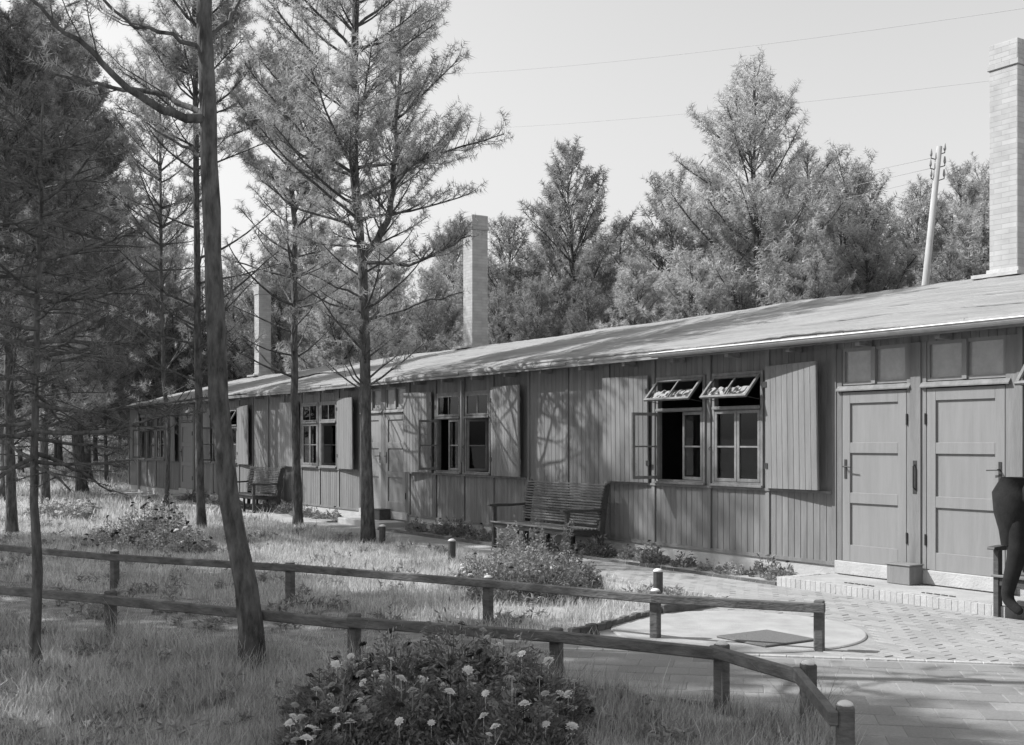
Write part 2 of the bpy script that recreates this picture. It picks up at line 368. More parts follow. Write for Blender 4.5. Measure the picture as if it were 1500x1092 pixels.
# frames over and beside the doors
for a, b in ((-9.30, -7.0), (-22.1, -19.95), (-34.57, -33.25)):
    boards(wall, a, b, 2.74, 2.86)
for a, b in ((-8.31, -8.06), (-21.12, -20.95), (-9.30, -9.22), (-7.11, -6.98), (-20.06, -19.95), (-22.10, -21.98), (-34.57, -34.45), (-33.35, -33.25)):
    wall.box((a, -.012, BASE), (b, .05, 2.74))
for a, b in ((-8.25, -8.12),): wall.box((a, -.03, BASE), (b, -.013, 2.74))
# base board, inner skin, end and back walls
wall.box((X0, -.018, BASE - .03), (-9.3, .04, BASE + .012)); wall.box((-7, -.018, BASE - .03), (X1, .04, BASE + .012))
build('wall', wall, 'wall', B)
wl2 = MB(); 
for xe, T in ((X0, Matrix.Translation((X0, 8.2, 0)) @ Matrix.Rotation(R(-90), 4, 'Z')), (X1, Matrix.Translation((X1, 0, 0)) @ Matrix.Rotation(R(90), 4, 'Z'))):
    boards(wl2, 0, 8.2, BASE, 2.86, T=T)
    n = 39
    for i in range(n):
        a, b = 8.2 * i / n, 8.2 * (i + 1) / n; h = lambda t: 2.84 + (4.1 - abs(t - 4.1)) / 4.5 * 1.1
        wl2.add([(a + .004, -.0, 2.86), (b - .004, -.0, 2.86), (b - .004, 0, h(b)), (a + .004, 0, h(a))], [(0, 1, 2, 3)], T)
boards(wl2, X0, X1, BASE, 2.86, T=Matrix.Translation((X0 + X1, 8.2, 0)) @ Matrix.Rotation(R(180), 4, 'Z'))
build('end_wall', wl2, 'wall', B)
mb = MB().box((X0 + .05, .04, -.3), (X1 - .05, 8.1, BASE - .03)); mb.box((X0 + .1, 0.005, -.3), (X1 - .1, .04, BASE - .032))
build('plinth', mb, 'plinth', B)
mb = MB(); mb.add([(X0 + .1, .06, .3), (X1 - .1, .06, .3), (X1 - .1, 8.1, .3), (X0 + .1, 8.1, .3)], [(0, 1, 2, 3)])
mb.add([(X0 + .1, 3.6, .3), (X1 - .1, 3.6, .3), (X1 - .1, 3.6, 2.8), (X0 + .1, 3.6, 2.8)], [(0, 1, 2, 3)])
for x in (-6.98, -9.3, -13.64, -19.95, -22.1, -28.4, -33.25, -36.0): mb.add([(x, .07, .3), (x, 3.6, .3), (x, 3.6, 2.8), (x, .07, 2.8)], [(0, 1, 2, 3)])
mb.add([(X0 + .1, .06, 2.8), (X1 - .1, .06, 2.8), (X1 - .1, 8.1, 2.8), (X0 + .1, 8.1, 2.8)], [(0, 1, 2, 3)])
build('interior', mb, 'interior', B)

# roof
OV = .29
rx = np.arange(X0 - .25, X1 + .26, .12); ryv = np.concatenate([np.linspace(-OV, 4.1, 90), np.linspace(4.3, 8.2 + OV, 16)])
rg = np.random.default_rng(5)
def roofz(X, Y):
    z = ZE + (4.1 + OV - np.abs(Y - 4.1)) / (4.1 + OV) * (ZR - ZE)
    s = .010 * np.sin(X * 1.3 + 1) + .012 * np.sin(X * .37) + .006 * np.sin(Y * 5 + X * 2.3) + rg.normal(0, .0025, X.shape)
    s += .014 * np.maximum(0, 1 - np.abs(((X + 100) % 1.06) - .02) / .07) * .6      # lapped felt seams
    for yl in (.55, 1.5, 2.5, 3.4): s += .008 * (1 / (1 + np.exp((Y - yl - .03 * np.sin(X * .9 + yl * 5)) / .02)) - .5)
    s += .012 * np.sin(X * .7 + 2 * np.sin(Y * 1.3)) * np.sin(Y * 2.2 + X * .15)
    return z + s - .03 * np.clip((-20 - X) / 20, 0, 1)
Xg, Yg = np.meshgrid(rx, ryv, indexing='ij'); Zg = roofz(Xg, Yg); n, k = Xg.shape
V = np.stack([Xg, Yg, Zg], -1).reshape(-1, 3); V2 = V.copy(); V2[:, 2] -= .035
ii = np.arange(n - 1)[:, None] * k + np.arange(k - 1)[None]
Ft = np.stack([ii, ii + k, ii + k + 1, ii + 1], -1).reshape(-1, 4); Fb = Ft[:, ::-1] + n * k
bd = list(range(0, n * k, k)); e1 = np.array([[a, b, b + n * k, a + n * k] for a, b in zip(bd[:-1], bd[1:])])[:, ::-1]
bd2 = list(range(k - 1, n * k, k)); e2 = np.array([[a, b, b + n * k, a + n * k] for a, b in zip(bd2[:-1], bd2[1:])])
e3 = np.array([[a, a + 1, a + 1 + n * k, a + n * k] for a in range(k - 1)]); e4 = np.array([[a, a + 1, a + 1 + n * k, a + n * k] for a in range((n - 1) * k, n * k - 1)])[:, ::-1]
roof = link('roof', nmesh('roof', np.concatenate([V, V2]), np.concatenate([Ft, Fb, e1, e2, e3, e4]), True), 'roof', B)
mb = MB()
x = X0 - .2
while x < X1 + .2:                       # eave boards, uneven lengths and drops
    L = random.uniform(1.6, 3.2); dz = random.uniform(-.008, .008); dy = random.uniform(-.006, .006)
    mb.box((x, -OV + .004 + dy, 2.79 + dz), (min(x + L, X1 + .2) - .006, -OV + .028 + dy, 2.862)); x += L
mb.box((X0 - .2, -OV + .04, 2.815), (X1 + .2, .0, 2.832))
for sgn, xe in ((-1, X0 - .23), (1, X1 + .21)):
    for (ya, yb) in ((-OV, 4.1), (8.2 + OV, 4.1)):
        mb.bar((xe, ya, 2.79), (xe, yb, 3.90), .025, .13)
for i in range(40): mb.box((X0 + 1.05 * i - .03, -OV + .05, 2.74), (X0 + 1.05 * i + .03, -.03, 2.812))
build('fascia', mb, 'fascia', B)
# felt lap strips nailed on the eave edge
mb = MB(); x = -28.
while x < X1:
    L = random.uniform(.3, .9); q = random.uniform(-.014, .012); w_ = random.uniform(-.012, .006)
    mb.prism([(-OV - .004 + w_, 2.84 + q), (-OV - .014 + w_, 2.865 + q), (-OV + .02, 2.915), (-OV + .09, 2.935), (-OV + .09, 2.93), (-OV + .03, 2.90), (-OV + .002, 2.84)], x, x + L - .01); x += L
build('felt_edge', mb, 'roof', B)
for j, yl in enumerate((.62, 1.55, 2.5, 3.35)):            # tarred seams of the felt
    x = X0 + random.uniform(0, 2)
    while x < X1 - .5:
        L = random.uniform(2.5, 7); n = int(L / .15); pts = [(x + L * i / n, yl + .035 * math.sin((x + L * i / n) * .9 + yl * 5) + .008 * math.sin((x + L * i / n) * 6)) for i in range(n + 1)]; vs = []
        for (a, b) in pts:
            w = .010 + .007 * math.sin(a * 3.1 + j); zz = [float(ZE + (4.1 + OV - abs(c - 4.1)) / (4.1 + OV) * (ZR - ZE)) + .010 * math.sin(a * 1.3 + 1) + .012 * math.sin(a * .37) + .006 * math.sin(c * 5 + a * 2.3) + .012 * math.sin(a * .7 + 2 * math.sin(c * 1.3)) * math.sin(c * 2.2 + a * .15) + sum(.008 * (1 / (1 + math.exp(max(-40, min(40, (c - q - .03 * math.sin(a * .9 + q * 5)) / .02)))) - .5) for q in (.55, 1.5, 2.5, 3.4)) + .011 - .03 * min(1, max(0, (-20 - a) / 20)) for c in (b - w, b + w)]
            vs += [(a, b - w, zz[0]), (a, b + w, zz[1])]
        build('felt_seam', MB().add(vs, [(2 * i, 2 * i + 2, 2 * i + 3, 2 * i + 1) for i in range(n)]), 'tar', roof); x += L + random.uniform(.3, 3.5)
mb = MB(); prof = [(-OV - .02 - .055 + .055 * math.cos(t), 2.855 - .055 * math.sin(t)) for t in np.linspace(0, math.pi, 9)]
prof += [(-OV - .02 - .055 + .050 * math.cos(t), 2.857 - .050 * math.sin(t)) for t in np.linspace(math.pi, 0, 9)]
mb.prism(prof, -12.2, X1 + .1); mb.tube([(-12.2, -OV - .132, 2.858), (X1 + .1, -OV - .132, 2.862)], .009, 6)
for i in range(16): mb.prism([(y - .003 * (1 if y > -OV - .07 else -1), z - .003) for y, z in prof], -12 + i * .92, -12 + i * .92 + .022)
build('gutter', mb, 'zinc', B, smooth=False)
for i, xc in enumerate((-9.79, -24.29, -38.62)):
    s = .22; top = 7.2 - .03 * i; yc = 4.12
    mb = MB().box((xc - s, yc - s, 3.7), (xc + s, yc + s, top - .36)); mb.box((xc - s - .022, yc - s - .022, top - .36), (xc + s + .022, yc + s + .022, top - .28))
    mb.box((xc - s - .004, yc - s - .004, top - .28), (xc + s + .004, yc + s + .004, top)); 
    ch = build('chimney', mb, 'chimney', roof, bevel=.008)
    mb = MB().box((xc - s - .03, yc - s - .03, 3.85), (xc + s + .03, yc + s + .03, 4.06)); mb.box((xc - s - .14, yc - s - .22, 3.93), (xc + s + .14, yc - s - .02, 3.985)); build('flashing', mb, 'zinc', roof, bevel=.004)
    build('flue', MB().box((xc - .12, yc - .12, top - .1), (xc + .12, yc + .12, top + .006)), 'iron', roof)

def rectframe(mb, x0, x1, z0, z1, w, y0, y1, T=None, mid=None, vmid=None):
    mb.box((x0, y0, z0), (x1, y1, z0 + w), T); mb.box((x0, y0, z1 - w), (x1, y1, z1), T)
    mb.box((x0, y0 + .0008, z0 + w), (x0 + w, y1 - .0008, z1 - w), T); mb.box((x1 - w, y0 + .0008, z0 + w), (x1, y1 - .0008, z1 - w), T)
    if mid:
        for m_ in mid: mb.box((x0 + w, y0 + .006, m_ - .011), (x1 - w, y1 - .006, m_ + .011), T)
    if vmid:
        for m_ in vmid: mb.box((m_ - .012, y0 + .005, z0 + w), (m_ + .012, y1 - .005, z1 - w), T)
def quad(mb, x0, x1, z0, z1, y, T=None): mb.add([(x0, y, z0), (x1, y, z0), (x1, y, z1), (x0, y, z1)], [(0, 1, 2, 3)], T)
def window(a, b, vent=0, left=0, right=0, curtain=False):
    """vent / leaf angles in degrees, positive = outward"""
    mb = MB(); x0, x1 = a + .07, b - .07; y0, y1 = -.03, .05
    rectframe(mb, x0, x1, SILL, 2.56, .045, y0, y1); mb.box((x0 + .045, y0 - .015, 2.075), (x1 - .045, y1, 2.125)); mb.box((x0 - .02, -.075, SILL - .012), (x1 + .02, -.031, SILL + .018))
    mb.box((x0 + .02, -.06, 2.085), (x1 - .02, -.046, 2.118))
    w = build('window', mb, 'frame', B, bevel=.003)
    xi0, xi1 = x0 + .05, x1 - .05; xm = (xi0 + xi1) / 2
    for k, (l0, l1, ang) in enumerate(((xi0, xm - .004, left), (xm + .004, xi1, right))):
        hx = l0 if k == 0 else l1; s = -1 if k == 0 else 1
        T = Matrix.Translation((hx, -.012, 0)) @ Matrix.Rotation(R(ang) * s, 4, 'Z') @ Matrix.Translation((-hx, 0, 0))
        mb = MB(); rectframe(mb, l0, l1, SILL + .05, 2.07, .042, -.018, .018, T, mid=[1.60]); build('casement', mb, 'frame', w, bevel=.002)
        g = MB(); quad(g, l0 + .03, l1 - .03, SILL + .08, 2.04, 0, T); build('pane', g, 'glass', w)
    T = Matrix.Translation((0, -.02, 2.52)) @ Matrix.Rotation(-R(vent), 4, 'X') @ Matrix.Translation((0, 0, -2.52))
    mb = MB(); rectframe(mb, xi0 - .01, xi1 + .01, 2.13, 2.515, .036, -.016, .016, T, vmid=[xm]); build('vent_light', mb, 'frame', w, bevel=.002)
    g = MB(); quad(g, xi0 + .02, xi1 - .02, 2.16, 2.49, 0, T); build('pane', g, 'glass', w)
    if curtain:
        g = MB(); n = 24
        vs = []; 
        for i in range(n + 1):
            x = xi0 + .03 + (xi1 - xi0 - .06) * i / n; yy = .03 + .008 * math.sin(i * 1.9)
            vs += [(x, yy, 2.165), (x, yy, 2.34 + .01 * math.sin(i * 1.3))]
        g.add(vs, [(2 * i, 2 * i + 2, 2 * i + 3, 2 * i + 1) for i in range(n)], T); build('curtain', g, 'floral', w)
    if vent:
        build('stay', MB().tube([(x1 - .05, -.02, 2.2), T @ Vector((x1 - .06, .02, 2.15))], .005, 5), 'iron', w); build('stay', MB().tube([(x0 + .05, -.02, 2.2), T @ Vector((x0 + .06, .02, 2.15))], .005, 5), 'iron', w)
    return w
window(-12.60, -11.46, 42, 96, -6, True); window(-11.46, -10.40, 42, 0, 0, True)
window(-18.88, -17.85, 0, 100, 0); window(-17.85, -16.86, 0, -55, -80)
window(-25.25, -24.20, 0, 0, 0); window(-24.20, -23.18, 0, -70, -75)
window(-31.55, -30.50, 0, 80, 0); window(-30.50, -29.45, 30, 0, 0)
window(-37.06, -36.0, 0, 0, 0); window(-38.12, -37.06, 0, -70, 0); window(-39.18, -38.12, 0, 0, 70)
window(-6.95, -5.90, 40, 0, 0, True); window(-5.90, -4.85, 40, 70, 0, True); window(-.65, .40, 0, 0, 0)
# folded-back shutters: boarded panels standing a little off the wall
def shutter(x0, x1, hinge, ang, z0=1.09, z1=2.60, roll=0):
    hx = x0 if hinge == 'l' else x1; s = -1 if hinge == 'l' else 1
    T = Matrix.Translation((hx, -.05, z0)) @ Matrix.Rotation(R(ang) * s, 4, 'Z') @ Matrix.Rotation(R(roll), 4, 'Y') @ Matrix.Rotation(R(.6), 4, 'X') @ Matrix.Translation((-hx, 0, -z0))
    mb = MB(); boards(mb, x0, x1, z0, z1, -.014, .10, T, g=.006); mb.box((x0, -.0075, z0), (x1, .012, z1), T)
    for zz in (z0 + .2, z1 - .3): mb.box((x0 + .02, .012, zz), (x1 - .02, .034, zz + .09), T)
    o = build('shutter', mb, 'shutter', B)
    m2 = MB()
    for zz in (z0 + .24, z1 - .26): m2.box((hx - .035, -.022, zz), (hx + .035, -.015, zz + .07), T)
    build('hinge', m2, 'iron', o)
    return o
shutter(-10.37, -9.43, 'l', 7, roll=-.5); shutter(-13.62, -12.66, 'r', 4); shutter(-16.84, -15.82, 'l', 5); shutter(-19.86, -18.94, 'r', 6); shutter(-23.14, -22.20, 'l', 5)
shutter(-26.28, -25.31, 'r', 4); shutter(-29.42, -28.44, 'l', 4); shutter(-32.56, -31.61, 'r', 5); shutter(-35.62, -34.66, 'l', 5); shutter(-4.81, -3.85, 'l', 5)
# dark sill rails under window bays
for a, b in ((-13.62, -9.36), (-19.9, -15.8), (-26.28, -22.16), (-32.56, -28.44), (-39.2, -34.62), (-6.9, -3.85)): build('sill_rail', MB().box((a, -.038, SILL - .045), (b, -.0225, SILL - .014)), 'wall', B)

def door(x0, x1, hside='l', z0=.29, head=2.235, detail=True, y=-.012):
    mb = MB(); w = .12
    # stiles, rails and recessed panels
    mb.box((x0 + .008, y, z0), (x0 + w, y + .04, head)); mb.box((x1 - w, y, z0), (x1 - .008, y + .04, head))
    H = head - z0; zs = [z0, z0 + .24, z0 + .24 + .46, z0 + .24 + .46 + .11, z0 + 1.28, z0 + 1.39, head - .12, head]
    zz = [(z0, z0 + .19), (z0 + .67, z0 + .79), (z0 + 1.245, z0 + 1.365), (head - .13, head)]
    for a, b in zz: mb.box((x0 + w, y + .0006, a), (x1 - w, y + .0394, b))
    mb.box((x0 + w - .01, y + .024, z0 + .1), (x1 - w + .01, y + .034, head - .05))
    d = build('door', mb, 'door', B, bevel=.003)
    hx = x0 + .06 if hside == 'l' else x1 - .06; s = 1 if hside == 'l' else -1
    m2 = MB().box((hx - .018, y - .006, z0 + .95), (hx + .018, y, z0 + 1.17)); m2.tube([(hx, y, z0 + 1.09), (hx, y - .05, z0 + 1.09), (hx + .12 * s, y - .055, z0 + 1.085)], .009, 6); build('handle', m2, 'iron', d)
    kx = x1 + .004 if hside == 'l' else x0 - .004
    for zz in (z0 + .32, z0 + 1.62): build('hinge', MB().tube([(kx, y - .008, zz - .06), (kx, y - .008, zz + .06)], .011, 6), 'iron', d)
    # drip ledge and fanlight over the door
    mb = MB().prism([(-.052, 2.245), (-.052, 2.26), (-.013, 2.308), (-.013, 2.245)], x0 - .06, x1 + .06); build('door_ledge', mb, 'frame', B, bevel=.002)
    mb = MB(); rectframe(mb, x0, x1, 2.316, 2.74, .035, .0, .045); xm = (x0 + x1) / 2; mb.box((xm - .028, -.02, 2.32), (xm + .028, .02, 2.735))
    f = build('fanlight', mb, 'door', B)
    mb = MB(); quad(mb, x0 + .035, x1 - .035, 2.35, 2.705, .028); build('pane', mb, 'frost', f)
M['frost'] = mat('obscured_glass', .24, .32, 8, .2, spec=.6)
door(*DOORS[0], 'l'); door(*DOORS[1], 'r'); door(*DOORS[2], 'l'); door(*DOORS[3], 'r'); door(*DOORS[4], 'l')
for (a, b) in ((-9.3, -7.0), (-22.1, -19.95), (-34.57, -33.25)):
    build('threshold', MB().box((a, -.05, .137), (b, .045, .288)), 'plinth', B, bevel=.006)
mb = MB().tube([(-8.19, -.03, 1.42), (-8.19, -.06, 1.40), (-8.19, -.06, 1.17), (-8.19, -.03, 1.15)], .008, 6); mb.box((-8.215, -.034, 1.1), (-8.165, -.03, 1.46)); build('pull_handle', mb, 'iron', B)
for x in (-11.46, -17.85): build('catch_hook', MB().tube([(x + .03, -.02, 1.6), (x + .04, -.06, 1.57), (x + .08, -.05, 1.55)], .005, 5), 'iron', B)
mb = MB().tube([(-38.9, -.06, .1), (-38.9, -.06, 2.6)], .04, 8); mb.tube([(-17.83, -.07, 1.3), (-17.83, -.07, 2.75)], .022, 8); build('downpipe', mb, 'pole', B, smooth=True)
mb = MB().dome((-33.1, -.2, 2.50), .10, .1, 12, 5); mb.tube([(-33.1, -.02, 2.65), (-33.1, -.2, 2.66), (-33.1, -.2, 2.58)], .012, 6); build('lamp', mb, 'cap', B, smooth=True)
# brick step in front of the two doors
ST = empty('brick_step', (-8.1, -.45, 0), 'long low pale brick step with upright brick edge before the two right doors', 'step')
SX0, SX1, SY, SZ = -9.42, -6.55, -.86, .135
build('step_top', MB().box((SX0 + .11, SY + .11, -.02), (SX1 - .11, -.06, SZ - .004)), 'concrete', ST, bevel=.004)
mb = MB(); x = SX0
while x < SX1 - .04:
    j = random.uniform(-.003, .003); mb.box((x, SY + j * .5, -.03), (x + .068, SY + .108, SZ + j * .5)); x += .072
y = SY + .112
while y < -.12:
    for xe in (SX0, SX1 - .108): j = random.uniform(-.003, .003); mb.box((xe, y, -.03), (xe + .108, y + .066, SZ + j))
    y += .072
build('edge_bricks', mb, 'redbrick', ST, bevel=.002)
build('mortar', MB().box((SX0 + .003, SY + .004, -.03), (SX1 - .003, SY + .1, SZ - .003)), 'plinth', ST)
mb = MB()
for x in (-8.62, -7.62):
    for i in range(9): mb.box((x + i * .045, SY + .2 + (i % 2) * .012, SZ - .003), (x + i * .045 + .026, SY + .225 + (i % 2) * .012, SZ + .004))
build('scraper_grate', mb, 'iron', ST)
mb = MB().box((-8.37, -.27, SZ), (-8.07, -.052, SZ + .2)); mb.box((-8.385, -.285, SZ + .2), (-8.055, -.052, SZ + .216))
tag(build('footscraper_box', mb, 'wall', bevel=.005), 'small wooden box standing on the brick step between the two doors', 'box')
for i, (a, b, lab) in enumerate(((-21.9, -20.0, 'low concrete step before the middle door, behind the forked pine trunk'), (-34.6, -33.2, 'pale concrete step before the far left door'))):
    tag(build('door_step', MB().box((a, -.62, -.05), (b, -.055, .12)), 'plinth', bevel=.01), lab, 'step', 'concrete door steps')
mb = MB().box((-20.92, -.30, .121), (-20.62, -.06, .32)); mb.box((-20.935, -.315, .32), (-20.605, -.06, .335))
tag(build('footscraper_box', mb, 'bench', bevel=.005), 'dark wooden box on the concrete step of the middle door', 'box')

# ------------------------------------------------------------------ benches
def make_bench():
    b = empty('garden_bench', (0, 0, 0), '', 'bench', 'slatted garden benches against the wall'); W = 2.02
    def backx(z): return .62 + .10 * ((z - .40) / .63) + .03 * math.sin((z - .4) / .63 * math.pi) * -1     # local depth 0 front .. back
    for s in (0, 1):
        x = 0 if s == 0 else W - .055
        build('leg', MB().box((x, .02, 0), (x + .055, .085, .66)), 'bench', b, bevel=.004)
        mb = MB(); pr = [(.60, 0), (.68, 0), (.70, .38), (.80, 1.03), (.76, 1.07), (.70, 1.02), (.61, .42)]; mb.prism(pr, x, x + .055); build('leg', mb, 'bench', b, bevel=.004)
        mb = MB(); pr = [(-.06, .665), (-.05, .69), (.1, .70), (.4, .69), (.70, .70), (.70, .665), (.3, .652), (.02, .655)]; mb.prism(pr, x - .012, x + .067); build('armrest', mb, 'bench', b, bevel=.004)
    mb = MB()
    for x in (.0, .66, 1.32, W - .055):
        mb.prism([(.04, .33), (.64, .31), (.64, .38), (.3, .375), (.04, .405)], x + .0555 if x == 0 else x, (x + .0555 if x == 0 else x) + .045)
    mb.box((.055, .03, .33), (W - .055, .055, .40)); mb.box((.056, .3, .12), (W - .056, .34, .17))
    for x in (.66, 1.32): mb.box((x, .03, 0), (x + .045, .08, .33)); mb.box((x, .60, 0), (x + .045, .65, .33))
    build('seat_frame', mb, 'bench', b, bevel=.003)
    mb = MB()
    for i in range(9): y = -.005 + i * .067; mb.box((-.01, y, .406 - .002 * i), (W + .01, y + .048, .430 - .002 * i))
    build('seat', mb, 'benchslat', b, bevel=.005)
    mb = MB()
    for i in range(15):
        z = .455 + i * .0405; y = backx(z) - .012; mb.box((-.005 if i > 1 else .06, y - .012, z), (W + .005 if i > 1 else W - .06, y + .012, z + .026))
    build('backrest', mb, 'benchslat', b, bevel=.004)
    return b
bench = make_bench(); bench.location = (-15.43, -.95, 0)
bench['label'] = 'dark slatted bench against the wall in the middle, behind the round flower bed'
copy_tree(bench, (-27.95, -.95, 0), label='far slatted bench against the wall, left of the middle door')
copy_tree(bench, (-6.64, -.92, 0), label='slatted bench cut off by the right edge, beside the brick step')

# ------------------------------------------------------------------ fences and bollards
def fence(pts, name, label, h=.42, m='rail', tops=None):
    e = empty(name, (pts[0].x, pts[0].y, 0), label, 'fence')
    for i, p in enumerate(pts):
        a = pts[max(i - 1, 0)]; c = pts[min(i + 1, len(pts) - 1)]; d = (c - a).normalized(); r = .039
        hh = h + .012 + random.uniform(-.008, .012)
        mb = MB(); ang = math.atan2(d.y, d.x); T = Matrix.Translation((p.x, p.y, 0)) @ Matrix.Rotation(ang, 4, 'Z'); mb.box((-r, -r, -.1), (r, r, hh), T)
        po = build('post', mb, m, e, bevel=.012, bseg=2)
        if tops is None or tops[i]:
            mb = MB().dome((p.x, p.y, hh - .004), .040, .024, 12, 4); build('cap', mb, 'cap', po, smooth=True)
    for i in range(len(pts) - 1):
        a, b = pts[i], pts[i + 1]; d = (b - a).normalized(); nrm = Vector((d.y, -d.x, 0)) * .0625
        dz = random.uniform(-.008, .006); 
        mb = MB(); seg = 6
        prev = None
        a2 = a + nrm - d * .02 * (i > 0); b2 = b + nrm + d * (.02 if i < len(pts) - 2 else .055)
        mb.bar((a2.x, a2.y, h - .04 + dz), (b2.x, b2.y, h - .04 + random.uniform(-.006, .006)), .045, .074)
        build('rail', mb, m, e, bevel=.008)
    return e
fence(NF, 'low_fence', 'near low wooden rail fence crossing the foreground, dark in the shade', tops=[0, 0, 0, 0, 0, 1, 1, 1])
fence(FFN, 'low_fence', 'far low wooden rail fence along the sunlit lawn, ending at the concrete pad', tops=[1, 1, 1, 1, 1, 1, 0])
for i, (x, z, lab) in enumerate(((560, 18.9, 'short white-topped bollard beside the forked pine trunk'), (662, 16.1, 'short white-topped bollard on the lawn edge between pine and bench'),
                                 (964, 12.3, 'short white-topped bollard behind the far fence, nearest the brick paving'))):
    p = gd(x, z); b = empty('bollard', (p.x, p.y, 0), lab, 'bollard', 'white-topped bollards along the footpath')
    build('post', MB().tube([(p.x, p.y, -.05), (p.x, p.y, .29)], .052, 12), 'bench', b, bevel=.004); build('cap', MB().dome((p.x, p.y, .288), .056, .035, 12, 4), 'cap', b, smooth=True)

# ------------------------------------------------------------------ trees
def clump_mesh(name, P, D, per, nl, nw, spread, rng, along=.5):
    P = np.asarray(P, float); D = np.asarray(D, float); C = len(P)
    p = np.repeat(P, per, 0); d = np.repeat(D, per, 0); n = len(p)
    rnd = rng.normal(0, 1, (n, 3)); rnd -= (rnd * d).sum(1, keepdims=True) * d; rnd /= np.linalg.norm(rnd, axis=1, keepdims=True) + 1e-6
    nd_ = d * rng.uniform(.1, 1.0, (n, 1)) + rnd * spread; nd_ /= np.linalg.norm(nd_, axis=1, keepdims=True)
    L = nl * rng.uniform(.7, 1.25, (n, 1)); base = p + d * rng.uniform(-along, along, (n, 1)) * nl * 1.6
    w = np.cross(nd_, rng.normal(0, 1, (n, 3))); w /= np.linalg.norm(w, axis=1, keepdims=True) + 1e-6; w *= nw / 2
    V = np.stack([base - w, base + w, base + nd_ * L], 1).reshape(-1, 3)
    return nmesh(name, V, np.arange(n * 3).reshape(-1, 3))
def vn(a): return a / (np.linalg.norm(a) + 1e-9)
def pine(rng, H, cb, Rm, r0, path=None, limbs=(), whorl=.42, nb=5, dead=0., deadlen=.8, twigden=1., spac=.13, e_lo=10, e_hi=55, droop=0, deadfol=.12, sides=8, taper=.8, irr=.3, tw=1.0, flat=.75):
    """returns trunk MB and clump positions / directions, in local coordinates"""
    mb = MB(); P = []; D = []
    if path is None:
        k = 9; path = []; ox = oy = 0
        for i in range(k): path.append(Vector((ox, oy, H * i / (k - 1)))); ox += rng.normal(0, .05); oy += rng.normal(0, .05)
    path = [Vector(p) for p in path]; n = len(path); hs = np.array([p.z for p in path]); arr = np.array([tuple(p) for p in path])
    def tp(h): return np.array([np.interp(h, hs, arr[:, 0]), np.interp(h, hs, arr[:, 1]), h])
    def tr(h): return max(.008, r0 * (1 - taper * min(1, h / H) ** .9) * (1 if h < H * .9 else (H - h) / (H * .1) * .8 + .2))
    hh = list(np.linspace(hs[0], H, 26)); fl = [tr(max(0, h)) * (1 + .35 * math.exp(-max(0, h) * 5)) * (1 + .04 * rng.normal()) for h in hh]
    mb.tube([tp(h) + np.array([rng.normal(0, .006), rng.normal(0, .006), 0]) for h in hh], fl, 10 if sides > 6 else 6)
    def twigs(pts, L, fol):
        pts = np.array(pts); seg = len(pts) - 1; nt = int(max(4, L * 9 * twigden)); up = np.array([0, 0, 1.])
        for j in range(nt):
            s = .25 + .75 * (j + rng.uniform(0, 1)) / nt
            if rng.uniform() > fol: continue
            i = min(seg - 1, int(s * seg)); f = s * seg - i; p = pts[i] * (1 - f) + pts[i + 1] * f; d = vn(pts[i + 1] - pts[i])
            sd = vn(np.cross(d, up)) * (1 if j % 2 else -1); tl = (.42 * L * (1.12 - s) + .12) * rng.uniform(.6, 1.2) * tw
            td = vn(d * .75 + sd * rng.uniform(.4, 1) + up * rng.uniform(-.1, .55) * (1 if not droop else -.3) + rng.normal(0, .15, 3))
            q = p + td * tl * .55; q2 = q + vn(td + up * (.35 if not droop else -.1)) * tl * .45
            mb.tube([p, q, q2], [.007, .005, .003], 3, cap=False)
            m = max(1, int(tl * .7 / spac))
            for a in range(m):
                u = 1 - a / max(1, m) * .6; c = p + (q - p) * min(1, u / .55) if u < .55 else q + (q2 - q) * (u - .55) / .45
                P.append(c + rng.normal(0, .015, 3)); D.append(td)
                if rng.uniform() < .5:
                    sd2 = vn(np.cross(td, up) * rng.choice([-1, 1]) + td * .6 + up * .4); e = c + sd2 * .14; mb.tube([c, e], [.004, .003], 3, cap=False); P.append(e); D.append(sd2)
        P.append(pts[-1]); D.append(vn(pts[-1] - pts[-2]))
    def branch(p0, az, el, L, r, fol, bend):
        d = np.array([math.cos(az) * math.cos(el), math.sin(az) * math.cos(el), math.sin(el)]); pts = [p0]; p = p0.copy(); k = 7
        for i in range(k):
            d = vn(d + np.array([0, 0, bend]) + rng.normal(0, .07, 3)); p = p + d * L / k; pts.append(p.copy())
        mb.tube(pts, [r * (1 - .8 * i / k) + .003 for i in range(k + 1)], 5, cap=False)
        twigs(pts, L, fol); return pts
    h = dead if dead else cb
    while h < H - .25:
        m = nb + int(rng.integers(-1, 2)); a0 = rng.uniform(0, 6.28)
        for b_ in range(m):
            t = (h - cb) / (H - cb); az = a0 + 6.283 * b_ / m + rng.normal(0, .25); hb = h + rng.normal(0, .06)
            if t < 0:
                if rng.uniform() < .35: continue
                L = Rm * deadlen * rng.uniform(.5, 1.1); fol = deadfol; el = R(rng.uniform(5, 30))
            else:
                L = Rm * (1 - t) ** flat * (.75 + .25 * min(1, t / .25)) * rng.uniform(1 - irr, 1 + irr * .6) + .15; fol = min(1, .35 + t * 3); el = R(e_lo + (e_hi - e_lo) * t + rng.normal(0, 8))
            if droop: branch(tp(hb), az, -R(droop) + el * .4, L, .008 + L * .008, fol, .03)
            else: branch(tp(hb), az, el, L, .007 + L * .009, fol, .06)
        h += whorl * rng.uniform(.75, 1.25)
    top = tp(H)
    for a in range(6): P.append(top - np.array([0, 0, a * .1])); D.append(np.array([0, 0, 1.]))
